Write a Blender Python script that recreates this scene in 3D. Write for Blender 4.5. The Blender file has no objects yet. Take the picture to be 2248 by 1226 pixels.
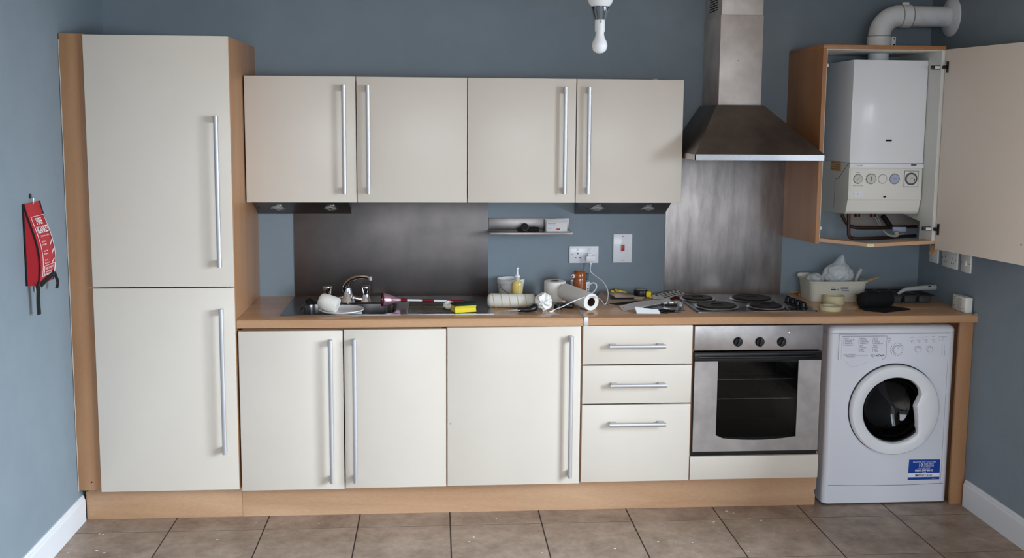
import bpy, bmesh, math, random
from mathutils import Vector, Matrix
random.seed(7)
PI = math.pi
# ---------------------------------------------------------------- camera (solved from the kitchen's real sizes)
CAM = Vector((1.4639, -5.071, 1.7771)); YAW, PITCH, ROLL, F = 0.0737, -0.121, 0.0071, 2257.18
PPX, PPY = -0.47, -73.22
_f = Vector((math.sin(YAW)*math.cos(PITCH), math.cos(YAW)*math.cos(PITCH), math.sin(PITCH)))
_r = Vector((math.cos(YAW), -math.sin(YAW), 0)); _u = _r.cross(_f)
CR = _r*math.cos(ROLL)+_u*math.sin(ROLL); CU = -_r*math.sin(ROLL)+_u*math.cos(ROLL); CF = _f
sc = bpy.context.scene; COL = sc.collection
cd = bpy.data.cameras.new('camera'); cam = bpy.data.objects.new('camera', cd); COL.objects.link(cam)
m = Matrix((CR, CU, -CF)).transposed().to_4x4(); m.translation = CAM; cam.matrix_world = m
cd.sensor_width = 36; cd.lens = F*36/2248; cd.shift_x = -PPX/2248; cd.shift_y = PPY/2248; cd.clip_start = .05
sc.camera = cam
def at(px, py, X=None, Y=None, Z=None):
    """a photo pixel turned into a point on the plane X=, Y= or Z="""
    d = CF + CR*((px-1124-PPX)/F) - CU*((py-613-PPY)/F)
    t = (X-CAM.x)/d.x if X is not None else (Y-CAM.y)/d.y if Y is not None else (Z-CAM.z)/d.z
    return CAM + d*t
# ---------------------------------------------------------------- light: daylight through two glazed openings
sc.view_settings.view_transform = 'Standard'; sc.view_settings.look = 'None'
sc.view_settings.gamma = 1; sc.view_settings.use_curve_mapping = False
sc.view_settings.exposure = 0.0
w = bpy.data.worlds.new('world'); sc.world = w; w.use_nodes = True
w.node_tree.nodes['Background'].inputs[0].default_value = (.80, .88, 1, 1)
w.node_tree.nodes['Background'].inputs[1].default_value = 1.0
def area(name, loc, rot, sx, sy, power, col):
    l = bpy.data.lights.new(name, 'AREA'); l.shape = 'RECTANGLE'; l.size = sx; l.size_y = sy
    l.energy = power; l.color = col
    o = bpy.data.objects.new(name, l); COL.objects.link(o); o.location = loc; o.rotation_euler = rot
    return o
RX = 3.935; LX = -.105; FY = -6.6; CZ = 2.42
WIN_R = (-3.95, -2.0, .06, 2.08)     # y0,y1,z0,z1: glazed door in the right wall
WIN_F = (.6, 3.3, .06, 2.20)        # x0,x1,z0,z1: patio door behind the camera
# the open sky low over the garden, seen only through the two openings
area('sky_behind', (1.9, -9.8, 2.85), (PI/2, 0, 0), 8, 3.4, 830, (.85, .92, 1))
area('sky_right', (RX+2.6, -3.0, 2.7), (0, PI/2, 0), 3.0, 6, 2230, (.74, .87, 1))
# ---------------------------------------------------------------- materials
def lin(c):
    return tuple(((x/255)/12.92 if x/255 <= .04045 else ((x/255+.055)/1.055)**2.4) for x in c)+(1,)
MATS = {}
def mat(name, rgb, rough=.5, metal=0, spec=.5, noise=None, bump=None, trans=0, alpha=1, ior=1.45, coat=0, emis=0, stretch=(1,1,1), rvar=0):
    """noise=(scale, rgb2, detail, lo, hi)  bump=(scale, strength)"""
    mt = bpy.data.materials.new(name); mt.use_nodes = True; nt = mt.node_tree; b = nt.nodes['Principled BSDF']
    b.inputs['Base Color'].default_value = lin(rgb); b.inputs['Roughness'].default_value = rough
    b.inputs['Metallic'].default_value = metal; b.inputs['Specular IOR Level'].default_value = spec
    b.inputs['Transmission Weight'].default_value = trans; b.inputs['Alpha'].default_value = alpha; b.inputs['IOR'].default_value = ior
    b.inputs['Coat Weight'].default_value = coat
    if emis: b.inputs['Emission Color'].default_value = lin(rgb); b.inputs['Emission Strength'].default_value = emis
    if noise or bump or rvar:
        tc = nt.nodes.new('ShaderNodeTexCoord'); mp = nt.nodes.new('ShaderNodeMapping'); mp.inputs['Scale'].default_value = stretch
        nt.links.new(tc.outputs['Object'], mp.inputs['Vector'])
    if noise:
        n = nt.nodes.new('ShaderNodeTexNoise'); n.inputs['Scale'].default_value = noise[0]; n.inputs['Detail'].default_value = noise[2]
        n.inputs['Roughness'].default_value = .78 if name == 'tile' else .6
        nt.links.new(mp.outputs[0], n.inputs['Vector'])
        r = nt.nodes.new('ShaderNodeValToRGB'); r.color_ramp.elements[0].position = noise[3]; r.color_ramp.elements[1].position = noise[4]
        r.color_ramp.elements[0].color = lin(rgb); r.color_ramp.elements[1].color = lin(noise[1])
        nt.links.new(n.outputs['Fac'], r.inputs[0]); nt.links.new(r.outputs[0], b.inputs['Base Color'])
        if rvar:
            mr = nt.nodes.new('ShaderNodeMapRange'); mr.inputs['To Min'].default_value = rough-rvar; mr.inputs['To Max'].default_value = rough+rvar
            nt.links.new(n.outputs['Fac'], mr.inputs['Value']); nt.links.new(mr.outputs[0], b.inputs['Roughness'])
    if bump:
        n2 = nt.nodes.new('ShaderNodeTexNoise'); n2.inputs['Scale'].default_value = bump[0]; n2.inputs['Detail'].default_value = 4
        nt.links.new(mp.outputs[0], n2.inputs['Vector'])
        bp = nt.nodes.new('ShaderNodeBump'); bp.inputs['Strength'].default_value = bump[1]; bp.inputs['Distance'].default_value = .002
        nt.links.new(n2.outputs['Fac'], bp.inputs['Height']); nt.links.new(bp.outputs[0], b.inputs['Normal'])
    MATS[name] = mt; return mt
def wood(name, c1, c2, axis, rough=.38, grain=9):
    """beech laminate: long streaks along one axis with small flecks"""
    mt = bpy.data.materials.new(name); mt.use_nodes = True; nt = mt.node_tree; b = nt.nodes['Principled BSDF']
    tc = nt.nodes.new('ShaderNodeTexCoord'); mp = nt.nodes.new('ShaderNodeMapping')
    s = [grain]*3; s[axis] = grain*.09; mp.inputs['Scale'].default_value = s
    n = nt.nodes.new('ShaderNodeTexNoise'); n.inputs['Scale'].default_value = 1; n.inputs['Detail'].default_value = 6; n.inputs['Distortion'].default_value = .8
    mp2 = nt.nodes.new('ShaderNodeMapping'); s2 = [260]*3; s2[axis] = 45; mp2.inputs['Scale'].default_value = s2
    n2 = nt.nodes.new('ShaderNodeTexNoise'); n2.inputs['Scale'].default_value = 1; n2.inputs['Detail'].default_value = 2
    mx = nt.nodes.new('ShaderNodeMath'); mx.operation = 'MULTIPLY_ADD'; mx.inputs[1].default_value = .28
    r = nt.nodes.new('ShaderNodeValToRGB'); e = r.color_ramp.elements
    e[0].position = .42; e[0].color = lin(c2); e[1].position = .82; e[1].color = lin(c1)
    L = nt.links.new
    L(tc.outputs['Object'], mp.inputs[0]); L(tc.outputs['Object'], mp2.inputs[0]); L(mp.outputs[0], n.inputs[0]); L(mp2.outputs[0], n2.inputs[0])
    L(n2.outputs['Fac'], mx.inputs[0]); L(n.outputs['Fac'], mx.inputs[2]); L(mx.outputs[0], r.inputs[0]); L(r.outputs[0], b.inputs['Base Color'])
    b.inputs['Roughness'].default_value = rough
    MATS[name] = mt; return mt
mat('paint', (134,146,155), .7, noise=(6,(128,141,150),4,.3,.7), bump=(180,.10))
mat('ceiling_paint', (232,222,206), .9)
mat('warm_paint', (214,202,186), .85)
mat('skirting_white', (226,227,230), .35, bump=(60,.05))
mat('grout', (62,52,46), .9)
mat('tile', (178,157,140), .42, noise=(6,(130,110,94),10,.36,.66), bump=(22,.22), rvar=.10)
mat('caulk', (186,178,166), .7)
mat('cream', (222,212,199), .34, noise=(3,(219,209,196),3,.3,.7), bump=(420,.05))
mat('melamine', (226,214,202), .5, bump=(300,.04))
wood('beech_x', (204,166,132), (178,137,102), 0)
wood('beech_top', (200,158,120), (176,133,98), 0, rough=.15)
wood('beech_z', (178,134,97), (160,115,80), 2)
wood('beech_dark', (178,126,82), (162,110,68), 2)
mat('edge_brown', (122,84,56), .6)
mat('carcass_white', (214,214,208), .5)
mat('steel', (182,177,175), .44, 1, noise=(7,(150,146,145),6,.3,.75), stretch=(1,1,1), bump=(90,.03), rvar=.08)
mat('steel_chimney', (226,219,214), .6, .9, noise=(6,(196,188,183),7,.3,.7), rvar=.08)
mat('steel_dull', (118,112,110), .45, 1, noise=(4,(98,95,95),7,.3,.7), bump=(60,.04), rvar=.1)
mat('steel_hood', (142,135,131), .42, 1, noise=(3,(100,95,94),6,.3,.7), rvar=.06)
mat('steel_splash', (186,180,177), .46, 1, noise=(5,(142,138,137),8,.3,.72), stretch=(3,1,.7), rvar=.1)
mat('steel_ferrule', (235,235,238), .3, .6)
mat('steel_shelf', (146,141,140), .36, 1, noise=(8,(126,121,120),5,.3,.7))
mat('steel_bright', (205,205,208), .25, 1)
mat('steel_sink', (150,148,148), .22, 1, noise=(9,(125,123,122),5,.3,.7), rvar=.08)
mat('chrome', (225,225,228), .07, 1)
mat('aluminium', (202,201,203), .42, .75)
mat('white_gloss', (236,237,241), .25, coat=.2)
mat('white_appliance', (226,228,236), .3, coat=.15)
mat('white_plastic', (226,226,226), .4)
mat('white_ivory', (230,229,222), .35)
mat('grey_line', (88,92,100), .6)
mat('light_grey_line', (150,154,162), .6)
mat('black_plastic', (16,16,18), .35)
mat('black_matt', (6,6,7), .8)
mat('black_enamel', (14,14,15), .3, bump=(40,.05))
mat('hotplate', (38,36,36), .5, .3)
mat('dark_steel', (62,58,57), .35, .9)
mat('glass_dark', (12,12,14), .04, 0, trans=0)
mat('cup_grey', (64,64,64), .6)
mat('print_dark', (40,42,52), .6)
mat('print_grey', (120,124,136), .6)
mat('teal_dark', (44,84,104), .4)
mat('pale_metal', (226,220,216), .45, .3)
mat('sticker_blue', (16,66,160), .4)
mat('sticker_white', (244,245,248), .45)
mat('red_fabric', (178,26,38), .45, bump=(60,.15))
mat('black_fabric', (10,10,12), .85)
mat('red_plastic', (190,20,36), .3)
mat('crimson', (120,8,34), .25)
mat('bell_pink', (196,150,165), .15, .6)
mat('print_white', (235,225,225), .6)
mat('yellow', (236,208,32), .6)
mat('sponge_yellow', (236,214,62), .9, bump=(260,.7))
mat('scourer', (20,48,38), .95, bump=(300,.8))
mat('paper', (228,226,224), .8, bump=(120,.15))
mat('tissue', (240,239,234), .9, bump=(160,.25))
mat('fluff', (228,224,215), .95, bump=(260,.4))
mat('fluff_line', (205,180,120), .9)
mat('card_brown', (84,58,40), .9)
mat('sandpaper', (176,156,140), .95, bump=(400,.5))
mat('orange_glaze', (152,80,32), .18, coat=.6)
mat('soap', (214,188,110), .18, coat=.5)
mat('soap_clear', (190,192,190), .25)
mat('tape_cream', (216,206,166), .55)
mat('tape_side', (226,220,190), .7)
mat('tub_cream', (206,203,188), .45)
mat('stick_wood', (196,158,112), .7, noise=(12,(170,130,86),4,.3,.7))
mat('grey_plastic', (170,172,172), .5, bump=(160,.2))
mat('flue_white', (232,234,236), .5, noise=(14,(210,208,202),5,.5,.85))
mat('old_seal', (172,164,142), .8)
mat('copper', (74,52,44), .45, .6)
mat('plaster', (150,142,138), .9, bump=(30,.5))
mat('dark_void', (14,13,13), .95)
mat('label_yellow', (214,180,130), .6)
mat('dial_face', (205,205,196), .35)
mat('dial_blue', (170,178,205), .35)
mat('green_bit', (70,120,40), .9)
mat('gold_bit', (214,168,40), .5)
mat('lamp_white', (236,236,238), .25)
def glassmat(name, tint, tr, rough=.02, ior=1.45):
    """a pane: fresnel reflection over tinted see-through"""
    mt = bpy.data.materials.new(name); mt.use_nodes = True; nt = mt.node_tree; nt.nodes.remove(nt.nodes['Principled BSDF'])
    out = nt.nodes['Material Output']; t = nt.nodes.new('ShaderNodeBsdfTransparent'); t.inputs[0].default_value = tuple(x*tr for x in lin(tint)[:3])+(1,)
    g = nt.nodes.new('ShaderNodeBsdfGlossy'); g.inputs['Roughness'].default_value = rough
    fr = nt.nodes.new('ShaderNodeFresnel'); fr.inputs['IOR'].default_value = ior
    mx = nt.nodes.new('ShaderNodeMixShader'); L = nt.links.new
    L(fr.outputs[0], mx.inputs[0]); L(t.outputs[0], mx.inputs[1]); L(g.outputs[0], mx.inputs[2]); L(mx.outputs[0], out.inputs[0])
    MATS[name] = mt
glassmat('glass_clear', (235,238,240), .95)
glassmat('glass_oven', (225,225,225), .8, .03, 1.2)
glassmat('glass_porthole', (190,190,195), .75)
glassmat('film', (210,220,222), .8, .12, 1.6)
def M(n): return MATS[n]
# a milky translucent bag
mb = bpy.data.materials.new('milky'); mb.use_nodes = True; nt = mb.node_tree; bs = nt.nodes['Principled BSDF']
bs.inputs['Base Color'].default_value = lin((222,228,230)); bs.inputs['Roughness'].default_value = .3; bs.inputs['Alpha'].default_value = .6
MATS['milky'] = mb
# ---------------------------------------------------------------- mesh builder
OFF = {}
class MB:
    def __init__(s): s.bm = bmesh.new()
    def _x(s, vs, mtx):
        if mtx is not None: bmesh.ops.transform(s.bm, matrix=mtx, verts=vs)
    def box(s, x0, x1, y0, y1, z0, z1, bev=0, mtx=None, seg=2):
        r = bmesh.ops.create_cube(s.bm, size=1); vs = r['verts']
        for v in vs: v.co = Vector((x0+(v.co.x+.5)*(x1-x0), y0+(v.co.y+.5)*(y1-y0), z0+(v.co.z+.5)*(z1-z0)))
        if bev:
            es = list({e for v in vs for e in v.link_edges})
            rr = bmesh.ops.bevel(s.bm, geom=es, offset=bev, segments=seg, affect='EDGES', profile=.5); 
            vs = list({v for f in rr['faces'] for v in f.verts} | {v for v in vs if v.is_valid})
        s._x(vs, mtx); return s
    def poly_prism(s, pts, vec):
        """closed outline extruded along vec"""
        a = [s.bm.verts.new(p) for p in pts]; b = [s.bm.verts.new(Vector(p)+Vector(vec)) for p in pts]; n = len(pts)
        s.bm.faces.new(a); s.bm.faces.new(b[::-1])
        for i in range(n): s.bm.faces.new((a[i], b[i], b[(i+1) % n], a[(i+1) % n]))
        bmesh.ops.recalc_face_normals(s.bm, faces=s.bm.faces[:]); return s
    def lathe(s, prof, seg=32, mtx=None, wob=None):
        """prof: (r,z) pairs turned about z"""
        rings = []; vs = []
        for r, z in prof:
            if r < 1e-6: v = s.bm.verts.new((0, 0, z)); rings.append([v]); vs.append(v)
            else:
                ring = []
                for k in range(seg):
                    a = 2*PI*k/seg; rr = r*(wob(a, z) if wob else 1)
                    ring.append(s.bm.verts.new((rr*math.cos(a), rr*math.sin(a), z)))
                rings.append(ring); vs += ring
        for A, B in zip(rings, rings[1:]):
            if len(A) == 1 and len(B) == 1: continue
            for k in range(seg):
                k2 = (k+1) % seg
                if len(A) == 1: s.bm.faces.new((A[0], B[k], B[k2]))
                elif len(B) == 1: s.bm.faces.new((A[k], B[0], A[k2]))
                else: s.bm.faces.new((A[k], B[k], B[k2], A[k2]))
        s._x(vs, mtx); return s
    def cyl(s, p0, p1, r0, r1=None, seg=24, bev=0):
        p0, p1 = Vector(p0), Vector(p1); r1 = r0 if r1 is None else r1; d = p1-p0; L = d.length
        q = d.to_track_quat('Z', 'Y').to_matrix().to_4x4(); q.translation = p0
        if bev: prof = [(0,0),(r0-bev,0),(r0,bev),(r1,L-bev),(r1-bev,L),(0,L)]
        else: prof = [(0,0),(r0,0),(r1,L),(0,L)]
        return s.lathe(prof, seg, q)
    def tube(s, pts, r, seg=8, cap=True, rs=None, flat=None):
        pts = [Vector(p) for p in pts]; rings = []; prev = None
        for i, p in enumerate(pts):
            t = (pts[min(i+1, len(pts)-1)]-pts[max(i-1, 0)]).normalized()
            if prev is None: n = t.orthogonal().normalized()
            else: n = (prev-t*prev.dot(t)).normalized()
            prev = n; bn = t.cross(n); rr = rs[i] if rs else r
            if flat is not None:
                bn = flat.cross(t).normalized(); n = t.cross(bn).normalized()
                ring = [s.bm.verts.new(p+bn*rr*math.cos(2*PI*k/seg)+n*rr*.18*math.sin(2*PI*k/seg)) for k in range(seg)]
            else: ring = [s.bm.verts.new(p+n*rr*math.cos(2*PI*k/seg)+bn*rr*math.sin(2*PI*k/seg)) for k in range(seg)]
            rings.append(ring)
        for A, B in zip(rings, rings[1:]):
            for k in range(seg): s.bm.faces.new((A[k], A[(k+1) % seg], B[(k+1) % seg], B[k]))
        if cap: s.bm.faces.new(rings[0][::-1]); s.bm.faces.new(rings[-1])
        return s
    def quad(s, a, b, c, d): s.bm.faces.new([s.bm.verts.new(p) for p in (a, b, c, d)]); return s
    def build(s, name, mt, parent=None, sharp=35, solid=0):
        bmesh.ops.recalc_face_normals(s.bm, faces=s.bm.faces[:])
        me = bpy.data.meshes.new(name); 
        if parent is not None: off = OFF[parent.name]
        else:
            xs = [v.co for v in s.bm.verts]
            off = Vector(((min(v.x for v in xs)+max(v.x for v in xs))/2, (min(v.y for v in xs)+max(v.y for v in xs))/2, min(v.z for v in xs)))
        bmesh.ops.translate(s.bm, verts=s.bm.verts[:], vec=-off)
        s.bm.to_mesh(me); s.bm.free(); me.materials.append(M(mt) if isinstance(mt, str) else mt)
        for p in me.polygons: p.use_smooth = True
        me.set_sharp_from_angle(angle=math.radians(sharp))
        o = bpy.data.objects.new(name, me); COL.objects.link(o)
        if parent is not None: o.parent = parent
        else: o.location = off
        OFF[o.name] = off
        if solid:
            md = o.modifiers.new('thick', 'SOLIDIFY'); md.thickness = solid; md.offset = 0
        return o
def tag(o, label, cat, group=None, kind=None):
    o['label'] = label; o['category'] = cat
    if group: o['group'] = group
    if kind: o['kind'] = kind
    return o
def thing(name, label, cat, loc, group=None):
    o = bpy.data.objects.new(name, None); COL.objects.link(o); o.location = loc; o.empty_display_size = .05
    OFF[o.name] = Vector(loc); tag(o, label, cat, group); return o
def struct(o): o['kind'] = 'structure'; return o
def spin(o, deg): o.rotation_euler = (0, 0, math.radians(deg)); return o
def text(s, p, size, mt, parent, face='front', name='lettering', width=None, align='CENTER', shear=0, bold=0, mtx=None, thick=.0003):
    """flat lettering standing on a face; p is the left/centre of its base line"""
    c = bpy.data.curves.new('t', 'FONT'); c.body = s; c.size = size; c.align_x = align; c.extrude = thick; c.shear = shear; c.offset = bold; c.resolution_u = 2
    o = bpy.data.objects.new('t', c); COL.objects.link(o); bpy.context.view_layer.update()
    me = bpy.data.meshes.new_from_object(o.evaluated_get(bpy.context.evaluated_depsgraph_get())); bpy.data.objects.remove(o)
    if width and len(me.vertices):
        xs = [v.co.x for v in me.vertices]; k = width/max(1e-6, max(xs)-min(xs))
        for v in me.vertices: v.co.x *= k
    R = {'front': Matrix.Rotation(PI/2, 4, 'X'), 'right': Matrix.Rotation(PI/2, 4, 'Z') @ Matrix.Rotation(PI/2, 4, 'X'),
         'left': Matrix.Rotation(-PI/2, 4, 'Z') @ Matrix.Rotation(PI/2, 4, 'X'), 'top': Matrix.Identity(4)}[face] if mtx is None else mtx
    off = OFF[parent.name]
    me.transform(Matrix.Translation(Vector(p)-off) @ R); me.materials.clear(); me.materials.append(M(mt))
    o = bpy.data.objects.new(name, me); COL.objects.link(o); o.parent = parent; OFF[o.name] = off
    return o
def sm(pts, n=6):
    """smooth path through points"""
    P = [Vector(p) for p in pts]; out = []
    for i in range(len(P)-1):
        a = P[max(i-1, 0)]; b = P[i]; c = P[i+1]; d = P[min(i+2, len(P)-1)]
        for k in range(n):
            t = k/n; out.append(.5*((2*b)+(c-a)*t+(2*a-5*b+4*c-d)*t*t+(3*b-a-3*c+d)*t**3))
    out.append(P[-1]); return out

# ================================================================ ROOM
# floor: grout bed + single tiles
fl = struct(MB().box(LX-.1, RX+.1, FY-.1, .1, -.10, -.0012).build('floor', 'grout'))
OFF[fl.name] = fl.location.copy()
TP = .4057; TX0 = .3055; TY0 = -.705; G = .0030
protos = {}
i0 = -2
for i in range(-2, 10):
    for j in range(-15, 2):
        x0 = TX0+i*TP+G; x1 = TX0+(i+1)*TP-G; y0 = TY0+(j)*TP+G; y1 = TY0+(j+1)*TP-G
        x0 = max(x0, LX); x1 = min(x1, RX); y1 = min(y1, 0); y0 = max(y0, FY)
        if x1-x0 < .02 or y1-y0 < .02: continue
        key = (round(x1-x0, 3), round(y1-y0, 3))
        if key not in protos:
            b = MB(); b.box(-(x1-x0)/2, (x1-x0)/2, -(y1-y0)/2, (y1-y0)/2, -.0030, 0)
            me = bpy.data.meshes.new('tile'); b.bm.to_mesh(me); b.bm.free(); me.materials.append(None); protos[key] = me
        o = bpy.data.objects.new('tile', protos[key]); COL.objects.link(o); o.parent = fl
        o.location = Vector(((x0+x1)/2, (y0+y1)/2, random.uniform(-.0002, .0002)))-fl.location
# one tile material whose clouding differs tile by tile
tm = M('tile').copy(); tm.name = 'tile_varied'; nt = tm.node_tree
oi = nt.nodes.new('ShaderNodeObjectInfo'); mpn = [n for n in nt.nodes if n.type == 'MAPPING'][0]
cx = nt.nodes.new('ShaderNodeCombineXYZ'); mu = nt.nodes.new('ShaderNodeMath'); mu.operation = 'MULTIPLY'; mu.inputs[1].default_value = 40
nt.links.new(oi.outputs['Random'], mu.inputs[0]); nt.links.new(mu.outputs[0], cx.inputs[0]); nt.links.new(mu.outputs[0], cx.inputs[2]); nt.links.new(cx.outputs[0], mpn.inputs['Location'])
for me in protos.values(): me.materials[0] = tm
# walls
struct(MB().box(LX-.12, RX+.12, 0, .12, -.1, CZ).build('wall_back', 'paint'))
struct(MB().box(LX-.12, LX, FY, 0, -.1, CZ).build('wall_left', 'paint'))
y0, y1, z0, z1 = WIN_R
b = MB(); b.box(RX, RX+.12, FY, y0, -.1, CZ); b.box(RX, RX+.12, y1, 0, -.1, CZ); b.box(RX, RX+.12, y0, y1, z1, CZ); b.box(RX, RX+.12, y0, y1, -.1, z0)
struct(b.build('wall_right', 'paint'))
x0, x1, z0, z1 = WIN_F
b = MB(); b.box(LX-.12, x0, FY-.12, FY, -.1, CZ); b.box(x1, RX+.12, FY-.12, FY, -.1, CZ); b.box(x0, x1, FY-.12, FY, z1, CZ); b.box(x0, x1, FY-.12, FY, -.1, z0)
struct(b.build('wall_front', 'warm_paint'))
struct(MB().box(LX-.12, RX+.12, FY-.12, .12, CZ, CZ+.1).build('ceiling', 'ceiling_paint'))
# window frames
y0, y1, z0, z1 = WIN_R
b = MB(); t = .06
for a in ((y0, y0+t, z0, z1), (y1-t, y1, z0, z1), (y0, y1, z0, z0+t), (y0, y1, z1-t, z1), ((y0+y1)/2-.04, (y0+y1)/2+.04, z0, z1)): b.box(RX+.02, RX+.07, a[0], a[1], a[2], a[3])
struct(b.build('door_1', 'skirting_white'))
x0, x1, z0, z1 = WIN_F; b = MB()
for a in ((x0, x0+t, z0, z1), (x1-t, x1, z0, z1), (x0, x1, z0, z0+t), (x0, x1, z1-t, z1), ((x0+x1)/2-.04, (x0+x1)/2+.04, z0, z1)): b.box(a[0], a[1], FY-.07, FY-.02, a[2], a[3])
struct(b.build('window_1', 'skirting_white'))
# baseboards
def skirt(name, side, y0, y1, h):
    s = 1 if side == 'l' else -1; X = LX if side == 'l' else RX
    pr = [(0, 0), (.016, 0), (.016, h-.022), (.012, h-.016), (.012, h-.008), (.006, h), (0, h)]
    struct(MB().poly_prism([Vector((X+s*a, y0, z)) for a, z in pr], (0, y1-y0, 0)).build(name, 'skirting_white', sharp=20))
skirt('baseboard_left', 'l', FY, -.56, .118)
skirt('baseboard_right', 'r', y1:=WIN_R[1], -.60, .126)

# ================================================================ HANDLES
YD, YW = -.620, -.335
def vhandle(parent, px, py0, py1, yf):
    """tall D-section bar handle on a door front at y=yf"""
    yb = yf-.034; p0 = at(px, py0, Y=yb); p1 = at(px, py1, Y=yb); x = (p0.x+p1.x)/2; zt, zb = p0.z, p1.z; r = .0095
    b = MB(); pts = [(x+r*math.cos(a), yb-.006*math.sin(a)) for a in [PI*k/8 for k in range(9)]]
    b.poly_prism([Vector((u, v, zb)) for u, v in pts], (0, 0, zt-zb))
    for z in (zt-.030, zb+.002): b.box(x-.006, x+.006, yb, yf, z, z+.028, bev=.002)
    return b.build('handle', 'aluminium', parent, sharp=50)
def hhandle(parent, px0, px1, py, yf):
    yb = yf-.034; p0 = at(px0, py, Y=yb); p1 = at(px1, py, Y=yb); z = (p0.z+p1.z)/2; x0, x1 = p0.x, p1.x; r = .0095
    b = MB(); pts = [(z+r*math.cos(a), yb-.006*math.sin(a)) for a in [PI*k/8 for k in range(9)]]
    b.poly_prism([Vector((x0, v, u)) for u, v in pts], (x1-x0, 0, 0))
    for x in (x0+.004, x1-.034): b.box(x, x+.03, yb, yf, z-.004, z+.009, bev=.002)
    return b.build('handle', 'aluminium', parent, sharp=50)
def door(parent, x0, x1, z0, z1, yf, name='door', m_='cream', t=.018):
    return MB().box(x0, x1, yf, yf+t, z0, z1, bev=.0015, seg=2).build(name, m_, parent)
def carcass(parent, x0, x1, y0, y1, z0, z1, side='beech_z', back=True, name='carcass', t=.018, top=True, mt='beech_z'):
    b = MB(); b.box(x0, x0+t, y0, y1, z0, z1); b.box(x1-t, x1, y0, y1, z0, z1); b.box(x0+t, x1-t, y0, y1, z0, z0+t)
    if top: b.box(x0+t, x1-t, y0, y1, z1-t, z1)
    if back: b.box(x0+t, x1-t, y1-.008, y1-.001, z0+t, z1-t)
    return b.build(name, mt, parent)

# ================================================================ TALL CABINET
t = thing('tall_cabinet', 'tall cream two-door larder cabinet beside the left wall', 'cabinet', (.3, -.30, .15))
carcass(t, .003, .578, -.60, -.012, .152, 2.112)
MB().box(.579, .598, -.612, -.001, .152, 2.119, bev=.001).build('side_panel', 'beech_z', t)
b = MB(); b.box(LX+.004, .001, -.600, -.582, .153, 2.125, bev=.001); b.build('filler_panel', 'beech_z', t)
b = MB(); random.seed(3)
pts = [Vector((LX+.0025, -.602, z)) for z in [0.15+i*.05 for i in range(40)]]
b.tube([p+Vector((random.uniform(0, .0022), 0, 0)) for p in pts], .0021, 6); b.build('sealant_bead', 'caulk', t)
d = door(t, .001, .594, 1.058, 2.1205, YD); vhandle(d, 477, 254, 588, YD)
d = door(t, .001, .594, .151, 1.053, YD); vhandle(d, 489, 680, 999, YD)
MB().cyl((-.045, -.6015, .19), (-.045, -.599, .19), .0035, seg=10).build('screw_hole', 'black_matt', t)
# plinths
tag(MB().box(LX+.017, .5935, -.552, -.535, .0, .149, bev=.001).build('plinth', 'beech_x'), 'beech plinth board below the tall cabinet doors', 'plinth')
b = MB(); b.poly_prism([Vector(p) for p in ((.5945, -.535, 0), (3.228, -.535, 0), (3.228, -.535, .05), (3.222, -.535, .06), (3.222, -.535, .07), (3.232, -.535, .08), (3.232, -.535, .146), (.5945, -.535, .146))], (0, -.017, 0))
o = tag(b.build('plinth', 'beech_x'), 'long beech plinth board below the base cabinets, chipped at its right end', 'plinth')
# ================================================================ WALL CABINETS
def wall_cab(x0, x1, xm, hs, label):
    t = thing('wall_cabinet', label, 'cabinet', ((x0+x1)/2, -.16, 1.40))
    carcass(t, x0+.002, x1-.002, -.316, -.002, 1.402, 1.968)
    d = door(t, x0, xm-.002, 1.400, 1.970, YW); vhandle(d, *hs[0], YW)
    d = door(t, xm+.002, x1, 1.400, 1.970, YW); vhandle(d, *hs[1], YW)
    return t
wall_cab(.604, 1.6045, 1.102, ((755, 186, 427), (808, 187, 427)), 'cream two-door wall cabinet above the sink, next to the tall cabinet')
wall_cab(1.6085, 2.606, 2.1075, ((1241, 191, 427), (1293, 191, 427)), 'cream two-door wall cabinet above the sockets, next to the cooker hood')
MB()
b = MB(); b.lathe([(0, 0), (.016, 0), (.018, .004), (.012, .010), (.0, .011)], 16, Matrix.Translation((2.50, -.20, 1.968)))
tag(b.build('clear_dome', 'white_plastic'), 'small clear plastic cap on top of the right wall cabinet', 'cap')
# ================================================================ BASE CABINETS
t = thing('base_cabinet', 'cream two-door base cabinet under the sink', 'cabinet', (1.055, -.30, .15))
carcass(t, .602, 1.504, -.600, -.02, .150, .862, top=False)
MB().box(.620, 1.486, -.600, -.582, .815, .8685).build('front_rail', 'edge_brown', t)
d = door(t, .6065, 1.0545, .1445, .8615, YD); vhandle(d, 727, 748, 1063, YD)
d = door(t, 1.0595, 1.5055, .1475, .8655, YD); vhandle(d, 779, 746, 1062, YD)
t = thing('base_cabinet', 'cream single-door base cabinet left of the drawers', 'cabinet', (1.81, -.30, .15))
carcass(t, 1.506, 2.107, -.600, -.02, .150, .866)
d = door(t, 1.5115, 2.1045, .1495, .8715, YD); vhandle(d, 1253, 739, 1051, YD)
b = MB(); q = at(989, 931, Y=YD-.0006)
for a in (0, 1, 2): b.box(-.004+a*.001, .004, -.0002, .0002, -.0007, .0007, mtx=Matrix.Translation(q) @ Matrix.Rotation(a*1.1+.3, 4, 'Y'))
b.build('scuff', 'print_grey', d)
MB().box(1.507, 2.107, -.600, -.585, .867, .8695).build('front_rail', 'edge_brown', t)
t = thing('drawer_unit', 'cream drawer unit with three drawers and bar handles', 'drawers', (2.36, -.30, .15))
carcass(t, 2.109, 2.607, -.600, -.02, .150, .868)
zs = [at(1400, y, Y=YD).z for y in (716, 800, 803, 886, 889)]
dd = [(zs[1], .8735), (zs[3], zs[2]), (.155, zs[4])]
for (a, c), (p0, p1, py) in zip(dd, ((1338, 1462, 762), (1340, 1464, 848), (1338, 1462, 934))):
    d = door(t, 2.1135, 2.6075, a, c, YD, 'drawer'); hhandle(d, p0, p1, py, YD)
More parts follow.
